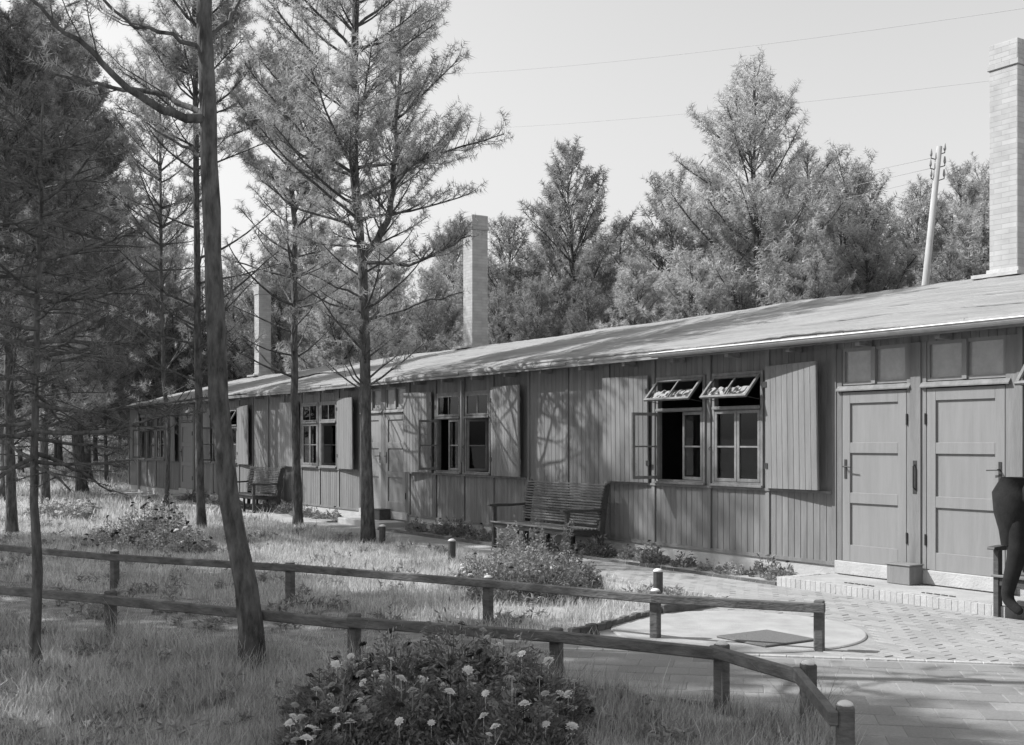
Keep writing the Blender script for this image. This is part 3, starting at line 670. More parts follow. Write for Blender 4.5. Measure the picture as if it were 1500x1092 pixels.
    for (pts, r, fol) in limbs:
        pts = [np.array(tuple(Vector(p))) for p in pts]; fine = []
        for a, b in zip(pts[:-1], pts[1:]):
            for u in (0, .33, .66): fine.append(a * (1 - u) + b * u + rng.normal(0, .015, 3))
        fine[0] = pts[0]; fine.append(pts[-1]); k = len(fine); mb.tube(fine, [r * (1 - .8 * i / (k - 1)) + .004 for i in range(k)], 8, cap=False)
        if fol: twigs(fine, sum(np.linalg.norm(b - a) for a, b in zip(pts[:-1], pts[1:])), fol)
        if fol > .5:
            for j in range(2, k - 1, 2):
                for _ in range(3): branch(fine[j], rng.uniform(0, 6.28), R(rng.uniform(5, 50)), r * 14 * rng.uniform(.6, 1.1) * (1.2 - j / k), r * .3, fol, .06)
    return mb, P, D
def tree(name, label, cat, loc, data, rng, per=26, nl=.085, nw=.008, spread=1.0, nm='needle', bk='bark', group=None):
    e = empty(name, (0, 0, 0), label, cat, group)
    mb, P, D = data
    t = build('trunk', mb, bk, e, smooth=True)
    link('crown', clump_mesh('crown', P, D, per, nl, nw, spread, rng), nm, e)
    e.location = loc; return e
rng = np.random.default_rng(11)
def lp(base, pts): return [at(*p) - base for p in pts]
# T1: big leaning trunk in the foreground
b1 = gd(371, 8.55); z = 8.55
path = [Vector((0, 0, -.1))] + lp(b1, [(369, 930, z), (362, 865, z), (347, 795, z), (333, 715, z), (325, 640, z), (319, 560, z), (316, 450, z), (311, 320, z), (304, 180, z), (300, 50, z), (299, -120, z), (302, -400, z), (306, -700, z)])
path[-1].z = 8.6
limbs = [(lp(b1, [(303, 178, z), (255, 168, z - .2), (205, 142, z - .4), (150, 95, z - .5), (95, 52, z - .6), (40, -5, z - .7)]), .034, .30),
         (lp(b1, [(300, 168, z), (240, 142, z + .2), (180, 128, z + .3), (120, 125, z + .4), (50, 90, z + .5)]), .02, .40),
         (lp(b1, [(297, 72, z), (250, 52, z - .1), (200, 38, z - .2), (150, 0, z - .3), (110, -40, z - .3)]), .015, .4),
         (lp(b1, [(297, 50, z), (270, 25, z), (245, -10, z)]), .011, .4),
         (lp(b1, [(303, 52, z), (330, 38, z + .1), (348, 15, z + .2), (352, -20, z + .2)]), .017, .15),
         (lp(b1, [(312, 215, z), (288, 230, z + .2), (255, 205, z + .4), (215, 180, z + .5)]), .014, .2)]
tree('pine_tree', 'tall leaning pine with thick curved trunk in front, rising through the near fence line', 'tree', b1,
     pine(rng, 8.6, 5.3, 2.1, .087, path, limbs, nb=4, dead=0, taper=.55), rng, 30, .085, .007)
# T2: thin dark spruce, left foreground
b2 = gd(55, 8.25); z = 8.25
path = [Vector((0, 0, -.1))] + lp(b2, [(55, 900, z), (53, 800, z), (50, 700, z), (50, 600, z), (55, 450, z), (60, 300, z), (62, 150, z)]); Hh = path[-1].z
dd = pine(rng, Hh, 1.55, .95, .042, path, nb=5, whorl=.26, droop=12, twigden=1.2, spac=.10, irr=.4)
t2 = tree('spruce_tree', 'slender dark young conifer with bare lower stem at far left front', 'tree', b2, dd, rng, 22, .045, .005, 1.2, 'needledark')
# T8: broad forked pine
b8 = gd(540, 19.2); z = 19.2
path = [Vector((0, 0, -.1))] + lp(b8, [(538, 700, z), (535, 600, z), (534, 480, z), (531, 385, z), (524, 310, z), (518, 240, z), (518, 150, z), (520, 60, z), (522, -60, z), (520, -330, z)]); Hh = path[-1].z
limbs = [(lp(b8, [(531, 380, z), (552, 350, z), (572, 315, z - .1), (577, 260, z - .2), (582, 200, z - .2), (585, 110, z - .2), (588, 20, z - .2)]), .065, .9),
         (lp(b8, [(531, 470, z), (575, 460, z - .3), (630, 440, z - .6), (678, 428, z - .8)]), .024, .45), (lp(b8, [(529, 385, z), (600, 390, z - .4), (650, 365, z - .6), (690, 345, z - .6)]), .03, .55),
         (lp(b8, [(525, 340, z), (490, 310, z + .3), (462, 275, z + .4)]), .03, .8), (lp(b8, [(533, 440, z), (495, 420, z - .3), (450, 400, z - .5)]), .02, .3)]
tree('pine_tree', 'broad-crowned pine whose trunk forks halfway, before the middle door', 'tree', b8,
     pine(rng, Hh, 4.7, 2.45, .105, path, limbs, whorl=.46, nb=5, dead=2.6, deadlen=.7, deadfol=.2, taper=.6, twigden=1.15, flat=.5, irr=.5, spac=.13, e_lo=12, e_hi=50), rng, 26, .11, .010, 1.3)
# T7
b7 = gd(437, 22.8); z = 22.8
path = [Vector((0, 0, -.1))] + lp(b7, [(434, 700, z), (431, 560, z), (431, 420, z), (432, 320, z), (424, 250, z), (418, 180, z), (415, 80, z)]); Hh = path[-1].z
limbs = [(lp(b7, [(432, 310, z), (450, 280, z), (462, 250, z), (470, 200, z)]), .035, .9)]
tree('pine_tree', 'slim pine between the two benches, left of the broad forked pine', 'tree', b7,
     pine(rng, Hh, 5.2, 1.75, .09, path, limbs, whorl=.44, nb=5, dead=2.9, deadlen=1.1, deadfol=.06, taper=.6, e_lo=20, flat=.5, irr=.45, twigden=1.35, spac=.11), rng, 32, .115, .011, 1.3)
# T5
b5 = gd(296, 22.2); z = 22.2
path = [Vector((0, 0, -.1))] + lp(b5, [(293, 700, z), (290, 560, z), (289, 400, z), (287, 250, z), (286, 100, z), (284, -40, z), (284, -150, z)]); Hh = path[-1].z
tree('pine_tree', 'straight slender pine just left of the leaning foreground trunk', 'tree', b5,
     pine(rng, Hh, 6.6, 1.7, .088, path, whorl=.48, nb=5, dead=2.9, deadlen=1.15, deadfol=.07, taper=.55, e_lo=20, flat=.5, irr=.45, twigden=1.3, spac=.11), rng, 30, .115, .011, 1.3)
# T6 thin crooked
b6 = gd(243, 29); z = 29
path = [Vector((0, 0, -.1))] + lp(b6, [(246, 680, z), (247, 630, z), (240, 560, z), (236, 400, z), (235, 200, z), (232, 60, z)]); Hh = path[-1].z
tree('pine_tree', 'thin crooked pine before the far left end of the barrack', 'tree', b6,
     pine(rng, Hh, 5.5, 1.6, .06, path, whorl=.5, nb=5, dead=2.4, deadlen=1.0, deadfol=.15, taper=.6, flat=.5, irr=.5, twigden=.85), rng, 22, .12, .012, 1.2)
# two trunks at the left
for (x, zz, top, r, lab, px) in ((122, 36.0, 60, .19, 'stout dark pine with leaning trunk at the left wood edge', [(113, 640), (104, 560), (104, 400), (110, 200)]), (68, 29, 20, .12, 'dark straight pine behind the slender young conifer', [(64, 650), (62, 500), (62, 300), (60, 150)]),
                                 (18, 21, 30, .10, 'dark pine at the left picture edge, behind the rail fence', [(14, 640), (12, 480), (10, 280), (12, 140)])):
    bb = gd(x, zz); gz = float(ground_z(bb.x, bb.y)); path = [Vector((0, 0, -.2))] + [at(a, b, zz) - bb for a, b in px] + [at(px[-1][0], top, zz) - bb]
    tree('pine_tree', lab, 'tree', (bb.x, bb.y, gz), pine(rng, path[-1].z, path[-1].z * (.34 if zz != 29 else .6), 3.0 if zz > 30 else 2.3, r, path, whorl=.46, nb=5, dead=2.0, deadlen=.8, deadfol=.5, taper=.6, flat=.5, irr=.4, twigden=1.1), rng, 26, .15, .016, 1.2, 'needleshade')

# background pines: five shapes, copied
protos = []
for i, (Hh, cb, Rm, kw) in enumerate(((10, 1.2, 3.2, dict(e_lo=20, irr=.5, flat=.7)), (9.5, 1.6, 2.7, dict(e_lo=25, irr=.6, flat=.6)), (10.5, 3.0, 2.4, dict(dead=1.8, e_lo=20, irr=.5, flat=.55)), (9.0, .8, 3.3, dict(irr=.4, e_lo=30, flat=.42)), (11, 1.8, 3.2, dict(irr=.6, e_lo=12, e_hi=45, flat=.62)))):
    e = tree('pine_tree', '', 'tree', (0, 0, 0), pine(rng, Hh, cb, Rm, .10, None, whorl=.42, nb=5, sides=5, spac=.14, twigden=.85, **kw), rng, 17, .15, .021, 1.25, 'needlefar', 'barkfar')
    protos.append(e)
used = set()
PH = [10, 9.5, 10.5, 9.0, 11]
for Hh, cb, Rm, kw in ((12, .9, 3.0, dict(e_lo=5, flat=.7)), (11, 1.6, 2.7, dict(e_lo=8, flat=.55))):
    e = tree('pine_tree', '', 'tree', (0, 0, 0), pine(rng, Hh, cb, Rm, .13, None, whorl=.40, nb=6, sides=5, spac=.15, twigden=.8, **kw), rng, 10, .15, .018, 1.2, 'needleshade', 'bark'); protos.append(e); PH.append(Hh)
def put(pi, x, top, zz, lab, name='pine_tree', wide=1.0, group=None, rz=None):
    p = gd(x, zz); gz = float(ground_z(p.x, p.y)); h = EYE + (HOR - top) / F_PX * zz - gz; s = h / PH[pi]
    loc = (p.x, p.y, gz); rz = random.uniform(0, 6.28) if rz is None else rz
    if pi in used: o = copy_tree(protos[pi], loc, rz, (s * wide, s * wide, s), lab, group)
    else:
        o = protos[pi]; used.add(pi); o.location = loc; o.rotation_euler = (0, 0, rz); o.scale = (s * wide, s * wide, s); o['label'] = lab
        if group: o['group'] = group
    return o
put(4, 1105, 92, 31, 'tallest pine rising over the roof, left of the leaning telegraph pole', wide=1.05)
put(0, 840, 222, 36, 'conical pine over the roof between the middle chimney and the tallest pine', wide=1.0)
put(1, 985, 258, 38, 'small pointed pine close on the left of the tallest pine', wide=1.0)
put(3, 1240, 268, 33, 'rounded bushy pine close on the right of the tallest pine', wide=1.0)
put(2, 1335, 285, 36, 'pine behind the leaning telegraph pole', wide=1.1); put(0, 1400, 258, 32, 'bushy pine between telegraph pole and right chimney', wide=.9)
put(3, 1460, 270, 34, 'pine partly hidden behind the right chimney', wide=.9); put(1, 745, 325, 36, 'low pine right beside the middle chimney', wide=1.1)
G2 = 'pines filling the wood behind the barrack'; LB = 'pine among the wood behind the barrack roof'
for i, (x, top, zz) in enumerate(((905, 330, 40), (1050, 300, 42), (1170, 230, 40), (790, 340, 44), (700, 400, 46), (640, 395, 42), (585, 400, 50), (520, 410, 46), (470, 400, 54), (415, 390, 50), (350, 380, 56), (300, 395, 60),
                                  (930, 390, 30), (1010, 380, 29), (870, 400, 31), (1080, 350, 30), (1200, 340, 28), (1280, 350, 30), (1390, 370, 27), (1440, 340, 28), (780, 410, 32), (730, 420, 34), (620, 440, 36), (560, 450, 38), (490, 450, 42), (1540, 300, 30), (1600, 330, 34),
                                  (670, 330, 60), (555, 350, 62), (450, 340, 66), (260, 330, 64), (860, 330, 58), (1130, 330, 50), (1320, 360, 48))):
    put((i * 3 + 1) % 5 if i % 4 != 2 else 5 + i % 2, x + random.uniform(-8, 8), top, zz, LB, group=G2, wide=random.uniform(.95, 1.3))
G3 = 'pines of the dark wood at the left'; LB3 = 'pine in the dense dark wood left of the barrack end'
for i, (x, top, zz) in enumerate(((212, 330, 62), (128, 170, 46), (85, 60, 50), (8, 60, 34), (-45, 40, 36), (190, 370, 58), (120, 300, 62), (60, 220, 60), (0, 200, 56), (235, 300, 70), (160, 320, 75), (90, 330, 75), (20, 300, 72), (-60, 100, 50), (180, 400, 64),
                                  (140, 380, 52), (80, 400, 48), (30, 380, 46), (175, 420, 56), (215, 400, 50), (-40, 330, 45), (255, 420, 58), (330, 430, 62), (155, 440, 44), (60, 430, 40), (10, 250, 36), (110, 470, 60), (205, 470, 52), (235, 450, 64))):
    put(5 + i % 2 if i % 4 else i % 5, x, top, zz, LB3, group=G3, wide=random.uniform(.8, 1.1))
# pines on the near side that shade the foreground
G4 = 'pines standing behind the viewer'
e = tree('pine_tree', 'tall pine outside the picture on the near side, shading the foreground', 'tree', (-13.2, -13.0, 0), pine(rng, 9.8, 4.3, 2.3, .12, None, whorl=.42, nb=5, sides=5, spac=.14, twigden=.85, irr=.4, flat=.5, e_lo=15), rng, 16, .15, .021, 1.25, 'needlefar', 'bark', G4)
for i, (x, y, sc) in enumerate(((-20.0, -13.4, 1), (-17.4, -13.2, 1), (-15.3, -13.6, 1.05), (-11.2, -13.3, 1), (-9.2, -12.9, .95), (-7.2, -13.8, 1.05), (-23, -14, 1.05), (-26, -13.6, 1.05), (-5.0, -15.6, 1.0))):
    copy_tree(e, (x, y, 0), 1.9 * i + .7, (sc, sc, sc))
for i, (x, y) in enumerate(((-19.6, -9.7), (-21.8, -9.5), (-23.9, -9.8), (-26.2, -9.5), (-28.6, -9.9))):
    e = tree('pine_tree', 'very tall pine outside the picture at left, dappling the barrack wall', 'tree', (x, y, 0), pine(rng, 13.0, 8.6, 1.9, .14, None, whorl=.5, nb=5, sides=5, spac=.2, twigden=.55, irr=.5), rng, 12, .17, .026, 1.2, 'needlefar', 'bark', 'very tall pines left of the picture') if i == 0 else copy_tree(e, (x, y, 0), i * 1.3)

# telegraph pole and wires
pb, pt = at(1345, 520, 25), at(1376, 215, 25)
e = empty('telegraph_pole', (pb.x, pb.y, 0), 'pale leaning telegraph pole with insulators behind the roof', 'pole')
g0 = pb + (pb - pt) * ((pb.z) / (pt.z - pb.z)); build('post', MB().tube([g0 - Vector((0, 0, .3)), pb, pt], [.10, .085, .062], 10), 'pole', e, smooth=True)
INS = []
for (x, y) in ((1364, 232), (1384, 224), (1363, 247), (1384, 243), (1383, 262), (1364, 262)):
    p = at(x, y, 25); q = at(1374, y + 3, 25); mb = MB().tube([q, p, p + Vector((0, 0, .07))], .012, 6); build('bracket', mb, 'iron', e)
    build('insulator', MB().tube([p + Vector((0, 0, .05)), p + Vector((0, 0, .09)), p + Vector((0, 0, .15)), p + Vector((0, 0, .2))], [.022, .03, .022, .014], 8), 'wire', e, smooth=True); INS.append(p)
def wire(a, b, lab, sag=.35, r=.009):
    pts = [a.lerp(b, t) - Vector((0, 0, sag * 4 * t * (1 - t))) for t in np.linspace(0, 1, 22)]
    tag(build('wire', MB().tube(pts, r * .6, 5), 'wire', smooth=True), lab, 'wire', 'overhead line wires')
wire(at(560, 192, 62), at(1620, 98, 24), 'overhead wire crossing the sky behind the tallest pine'); wire(at(560, 112, 50), at(1700, -18, 20), 'highest overhead wire, nearest the top of the sky')
wire(at(820, 330, 70), INS[0], 'uppermost wire fixed to the leaning telegraph pole', .2); wire(at(820, 352, 70), INS[2], 'middle wire running left from the leaning telegraph pole', .2); wire(at(820, 372, 70), INS[5], 'lowest wire running left from the leaning telegraph pole', .2)

# ------------------------------------------------------------------ flowers
def blossom(mb, c, r, rng, n=9):
    c = Vector(c); nrm = Vector((rng.normal(0, .35), rng.normal(0, .35) - .2, 1)).normalized(); a = nrm.cross(Vector((1, 0, 0))).normalized(); b = nrm.cross(a)
    for ring, (rr, lift) in enumerate(((1.0, .0), (.62, .25), (.3, .4))):
        for k in range(n if ring < 2 else 5):
            t = 2 * math.pi * (k + .5 * ring) / (n if ring < 2 else 5); d = a * math.cos(t) + b * math.sin(t); s = (a * -math.sin(t) + b * math.cos(t)) * rr * r * .33
            o = c + nrm * lift * r; mb.add([o, o + d * rr * r * .6 - s + nrm * .12 * r, o + d * rr * r, o + d * rr * r * .6 + s + nrm * .12 * r], [(0, 1, 2, 3)])
def leafmesh(rng, n, rx, ry, h, ll, lw, stems=40, fl=1.0):
    """n leaves through a low dome"""
    th = rng.uniform(0, 6.283, n); rr = np.sqrt(rng.uniform(0, 1, n)); x = rx * rr * np.cos(th); y = ry * rr * np.sin(th)
    hm = h * (1 - rr ** 2.2 * .75) * (.72 + .38 * np.sin(x * 9 / rx * .8 + rng.uniform(0, 6)) * np.cos(y * 8 / ry * .7 + rng.uniform(0, 6))); z = hm * np.where(rng.uniform(0, 1, n) < .06, rng.uniform(1, 1.22, n), rng.uniform(.05, 1, n) ** .6)
    p = np.stack([x, y, z], 1); d = np.stack([np.cos(th), np.sin(th), rng.uniform(-.2, 1.3, n)], 1) + rng.normal(0, .6, (n, 3)); d /= np.linalg.norm(d, axis=1, keepdims=True)
    w = np.cross(d, rng.normal(0, 1, (n, 3))); w /= np.linalg.norm(w, axis=1, keepdims=True); L = ll * rng.uniform(.6, 1.3, (n, 1)); w = w * lw * rng.uniform(.6, 1.2, (n, 1))
    V = np.stack([p, p + d * L * .5 + w, p + d * L, p + d * L * .5 - w], 1).reshape(-1, 3)
    return V, np.arange(n * 4).reshape(-1, 4), (x, y, hm)
def flower_plant(name, label, rng, n, rx, ry, h, ll, lw, nf, fr, lm='leaf', kinds=('petal', 'petaldark', 'petalmid'), group=None, pw=(.5, .35, .15), cat='flowers', lift=.06):
    e = empty(name, (0, 0, 0), label, cat, group); V, Fc, (x, y, hm) = leafmesh(rng, n, rx, ry, h, ll, lw)
    mb = MB()
    for k in range(max(6, nf)):
        i = rng.integers(len(x)); mb.tube([(x[i] * .4, y[i] * .4, 0), (x[i] * .8, y[i] * .8, hm[i] * .6), (x[i], y[i], hm[i])], [.005, .004, .003], 4)
    link('foliage', nmesh('foliage', V, Fc), lm, e); build('stem', mb, lm, e)
    for k in range(nf):
        i = rng.integers(len(x)); kd = rng.choice(len(kinds), p=pw); b = MB(); zz = hm[i] + rng.uniform(.0, lift)
        blossom(b, (x[i], y[i], zz), fr * rng.uniform(.7, 1.25), rng); 
        if zz > hm[i] + .02: b.tube([(x[i], y[i], hm[i] * .8), (x[i], y[i], zz)], .002, 3)
        build('blossom', b, kinds[kd], e)
    return e
rng = np.random.default_rng(21)
# foreground bed
fx = [((500, 6.9), .36, .42), ((575, 7.2), .38, .58), ((660, 7.3), .42, .68), ((740, 7.1), .38, .62), ((795, 6.7), .32, .46), ((500, 6.2), .36, .40), ((590, 6.4), .42, .52), ((690, 6.4), .42, .54), ((775, 6.1), .32, .42), ((455, 5.9), .26, .24)]
GF = 'flowering plants of the foreground bed'
for i, ((x, z), r, h) in enumerate(fx):
    p = gd(x, z); e = flower_plant('flowering_plant', 'leafy flowering plant with pale and dark blossoms in the big foreground bed', rng, 5000, r * .92, r * .92, h * .80, .045, .007, 34, .032, group=GF, pw=(.42, .36, .22), lift=.10)
    e.location = p
    e.children[0].data.materials[0] = M['leaf']
# middle bed (before the bench) and left bed
GM = 'flowering plants of the bed before the middle bench'
M['leafmid'] = mat('flower_leaves_mid', .14, .25, 5, .7, island=.4, trans=.3)
for i, (x, z, r, h) in enumerate(((715, 13.0, .45, .42), (775, 12.9, .5, .50), (830, 12.8, .42, .46), (745, 12.2, .45, .40), (810, 12.2, .45, .42), (770, 13.7, .4, .62))):
    e = flower_plant('flowering_plant', 'leafy flowering plant in the round bed behind the far fence, before the bench', rng, 4600, r * .95, r * .95, h * 1.05, .042, .008, 20, .030, lm='leafpale' if i in (0, 5, 1) else 'leafmid', group=GM, pw=(.35, .45, .2))
    e.location = gd(x, z)
GL = 'flowering plants of the left lawn bed'
for i, (x, z, r, h) in enumerate(((165, 18.0, .5, .45), (205, 17.8, .5, .55), (250, 17.6, .5, .55), (280, 17.3, .4, .40), (215, 18.8, .6, .80), (240, 19.3, .5, .9))):
    e = flower_plant('flowering_plant', 'dark-blossomed flowering plant in the bed on the lawn at left', rng, 2100, r * .9, r * .9, h * .95, .05, .010, 18, .040, lm='leafpale', group=GL, kinds=('petaldark', 'petal'), pw=(.85, .15), lift=.12)
    e.location = gd(x, z)
GW = 'white-flowered clumps at the wood edge'
for i, (x, z, r) in enumerate(((70, 25.5, .6), (95, 26, .6), (122, 26.5, .5), (108, 24.8, .5))):
    e = flower_plant('flower_clump', 'low mound of white blossoms in the far grass at left', rng, 900, r, r * .8, .35, .07, .02, 34, .05, lm='leafpale', group=GW, kinds=('petal',), pw=(1.,))
    e.location = gd(x, z)
# tall pale plants before the bench
GT = 'tall pale herbs before the middle bench'
def herb(label, h, lm, group, n=5, rr=.12):
    e = empty('herb', (0, 0, 0), label, 'plant', group); mb = MB(); P = []; D = []
    for k in range(n):
        a = rng.uniform(0, 6.28); o = np.array([math.cos(a) * rr * rng.uniform(.2, 1), math.sin(a) * rr * rng.uniform(.2, 1), 0]); t = o + np.array([rng.normal(0, .05), rng.normal(0, .05), h * rng.uniform(.7, 1.1)])
        mb.tube([o, (o + t) / 2 + rng.normal(0, .01, 3), t], [.005, .004, .002], 4)
        for s in np.linspace(.2, 1, 14): P.append(o + (t - o) * s); D.append(vn(np.array([rng.normal(), rng.normal(), 1.5])))
    build('stem', mb, lm, e); link('foliage', clump_mesh('foliage', P, D, 7, .05, .018, 1.0, rng), lm, e); return e
hp = [herb('tall pale-leaved herb standing before the slatted middle bench', .55, 'leafpale', GT, 3, .09), herb('tall pale-leaved herb standing before the slatted middle bench', .42, 'leafpale', GT, 4, .12)]
spots = [(742, 15.9), (763, 15.1), (784, 15.6), (801, 14.9), (822, 15.4), (840, 14.8), (731, 14.6), (775, 14.2)]
for i, (x, z) in enumerate(spots):
    p = gd(x, z)
    if i < 2: hp[i].location = p
    else: copy_tree(hp[i % 2], p, random.uniform(0, 6), random.uniform(.8, 1.2))
# border along the wall
GB = 'small plants of the border along the wall'; LBB = 'small leafy plant in the narrow border at the foot of the wall'
bp_ = [flower_plant('border_plant', LBB, rng, 420, .20, .16, .24, .06, .014, 3, .03, lm='leafpale', group=GB, cat='plant'), flower_plant('border_plant', LBB, rng, 500, .22, .2, .30, .07, .012, 2, .03, lm='leafmid', group=GB, cat='plant'),
       flower_plant('border_plant', LBB, rng, 380, .25, .15, .18, .05, .016, 6, .03, lm='leafpale', group=GB, cat='plant', kinds=('petal',), pw=(1.,))]
xx = -9.75; first = 0
while xx > -33:
    if not (-22.2 < xx < -19.8 or -15.6 < xx < -13.3 and False):
        y = -.38 + random.uniform(-.13, .12); i = random.choice((0, 1, 1, 0, 2)) if first > 2 else first
        if first < 3: bp_[first].location = (xx, y, 0); first += 1
        else: copy_tree(bp_[i], (xx, y, 0), random.uniform(0, 6), random.uniform(.6, 1.25))
    xx -= random.uniform(.28, .62)
soilb = MB(); soilb.box((-33, -.72, -.02), (-22.2, -.02, .03)); soilb.box((-19.8, -.76, -.02), (-9.55, -.02, .03))
tag(build('border_soil', soilb, 'soil'), kind='structure')
# edging planks of the border
for a, b, lab in ((-19.7, -9.5, 'thin edging plank holding the flower border beneath the right windows'),):
    tag(build('edging_plank', MB().box((a, -.80, -.02), (b, -.765, .06)), 'rail', bevel=.004), lab, 'edging')

# ------------------------------------------------------------------ grass
rng = np.random.default_rng(31)
BED_B = [(-33, -.8), (-9.5, -.8), (-9.5, 0), (-33, 0)]
def blades(name, n, zr, hr, wr, m, xr=(-120, 1620), region=None, lean=.35, pw=1.0, tuft=0.):
    u = rng.uniform(0, 1, n); z = (zr[0] ** pw + u * (zr[1] ** pw - zr[0] ** pw)) ** (1 / pw); px = rng.uniform(xr[0], xr[1], n); X = (px - CX) / F_PX * z
    P = np.stack([z * FW.x + X * RT.x, -DIST + z * FW.y + X * RT.y], 1)
    P += rng.normal(0, .01, P.shape)
    k = (P[:, 1] < -.85) | (P[:, 0] < -41)
    k &= ~poly_in(P, PAVE) & ~poly_in(P, PATH_B); k &= offpad(P, .0)
    if region is not None: k &= region(P)
    inpath = poly_in(P, PATH_F); k &= ~(inpath & (rng.uniform(0, 1, n) < .35))
    P = P[k]; z = z[k]; inpath = inpath[k]; n = len(P)
    pat = .5 + .5 * np.sin(P[:, 0] * 2.1 + 1.3 * np.sin(P[:, 1] * 1.7)) * np.sin(P[:, 1] * 2.7 + np.sin(P[:, 0] * 1.1)); pat2 = .5 + .5 * np.sin(P[:, 0] * 5.3 + P[:, 1] * 3) * np.sin(P[:, 1] * 6.1 - P[:, 0] * 2)
    bare = (np.sin(P[:, 0] * 3.7 + 2 * np.sin(P[:, 1] * 2.9)) * np.sin(P[:, 1] * 4.3 + P[:, 0]) > .72) & (rng.uniform(0, 1, n) < .75)
    P = P[~bare]; z = z[~bare]; inpath = inpath[~bare]; pat = pat[~bare]; pat2 = pat2[~bare]; n = len(P)
    h = rng.uniform(hr[0], hr[1], n) * (.42 + .75 * pat + .4 * pat2); h[inpath] *= .42
    h *= 1 + tuft * (rng.uniform(0, 1, n) ** 8)
    # taller along the fence lines
    for pts in (NF,):
        for a, b in zip(pts[:-1], pts[1:]):
            ab = np.array([b.x - a.x, b.y - a.y]); t = np.clip(((P - np.array([a.x, a.y])) @ ab) / (ab @ ab), 0, 1); d = np.hypot(*(P - np.array([a.x, a.y]) - t[:, None] * ab).T)
            h = h * (1 + .6 * np.exp(-(d / .16) ** 2))
    d1 = np.hypot(P[:, 0] - b1.x, P[:, 1] - b1.y); h = h * (1 + 1.4 * np.exp(-(d1 / .3) ** 2)); d2 = np.hypot(P[:, 0] - b2.x, P[:, 1] - b2.y); h = h * (1 + .8 * np.exp(-(d2 / .3) ** 2))
    az = rng.uniform(0, 6.283, n); w = wr * rng.uniform(.6, 1.3, n) * (z / zr[0]) ** .5
    sx, sy = np.cos(az) * w, np.sin(az) * w; la = rng.uniform(0, 6.283, n); ln = h * rng.uniform(0, lean, n) * 2; lx, ly = np.cos(la) * ln + h * .12, np.sin(la) * ln
    gz = ground_z(P[:, 0], P[:, 1]); o = np.stack([P[:, 0], P[:, 1], gz - .01], 1)
    def pt(fx, fz, ww): return o + np.stack([lx * fx + sx * ww, ly * fx + sy * ww, h * fz], 1)
    V = np.stack([pt(0, 0, -1), pt(0, 0, 1), pt(.3, .55, .8), pt(.3, .55, -.8), pt(1, 1, 0)], 1).reshape(-1, 3)
    b5 = (np.arange(n) * 5)[:, None]; Q = b5 + np.array([[0, 1, 2, 3]]); Tt = b5 + np.array([[3, 2, 4]])
    return link(name, nmesh(name, V, [Q, Tt]), m)
def behind_near(P):          # near side of the near fence
    a, b = NF[1], NF[5]; return ((b.x - a.x) * (P[:, 1] - a.y) - (b.y - a.y) * (P[:, 0] - a.x) < .12) & (P[:, 1] < -4)
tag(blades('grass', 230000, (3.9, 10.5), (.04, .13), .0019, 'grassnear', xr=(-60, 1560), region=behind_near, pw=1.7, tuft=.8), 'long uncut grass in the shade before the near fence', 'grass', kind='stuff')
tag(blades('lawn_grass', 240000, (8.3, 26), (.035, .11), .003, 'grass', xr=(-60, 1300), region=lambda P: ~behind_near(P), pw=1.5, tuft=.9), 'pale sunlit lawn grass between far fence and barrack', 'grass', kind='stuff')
tag(blades('meadow_grass', 70000, (24, 75), (.08, .26), .012, 'grass', xr=(-80, 700), pw=1.3, region=lambda P: (P[:, 1] < -1.6) | (P[:, 0] < -41)), 'rough grass of the far slope at the wood edge', 'grass', kind='stuff')

def weeds(name, n, zr, xr, m, region, sz):
    P = []; D = []
    while len(P) < n:
        z = rng.uniform(*zr); x = rng.uniform(*xr); p = gd(x, z); q = np.array([[p.x, p.y]])
        if p.y > -.9 or poly_in(q, PAVE)[0] or poly_in(q, PATH_B)[0] or not offpad(q)[0] or not region(q)[0]: continue
        for k in range(int(rng.integers(3, 14))):
            P.append((p.x + rng.normal(0, sz), p.y + rng.normal(0, sz), float(ground_z(p.x, p.y)) + rng.uniform(.0, .07))); D.append(vn(np.array([rng.normal(0, .5), rng.normal(0, .5), 1])))
    return link(name, clump_mesh(name, P, D, 9, .06, .022, 1.1, rng), m)
tag(weeds('weeds', 1500, (4.2, 9.8), (-50, 1250), 'leafpale', behind_near, .05), 'dark low weeds among the shaded near grass', 'weeds', kind='stuff')
tag(weeds('lawn_weeds', 1700, (10, 26), (-50, 1200), 'leafpale', lambda P: ~behind_near(P), .07), 'low broad-leaved weeds scattered through the sunlit lawn', 'weeds', kind='stuff')
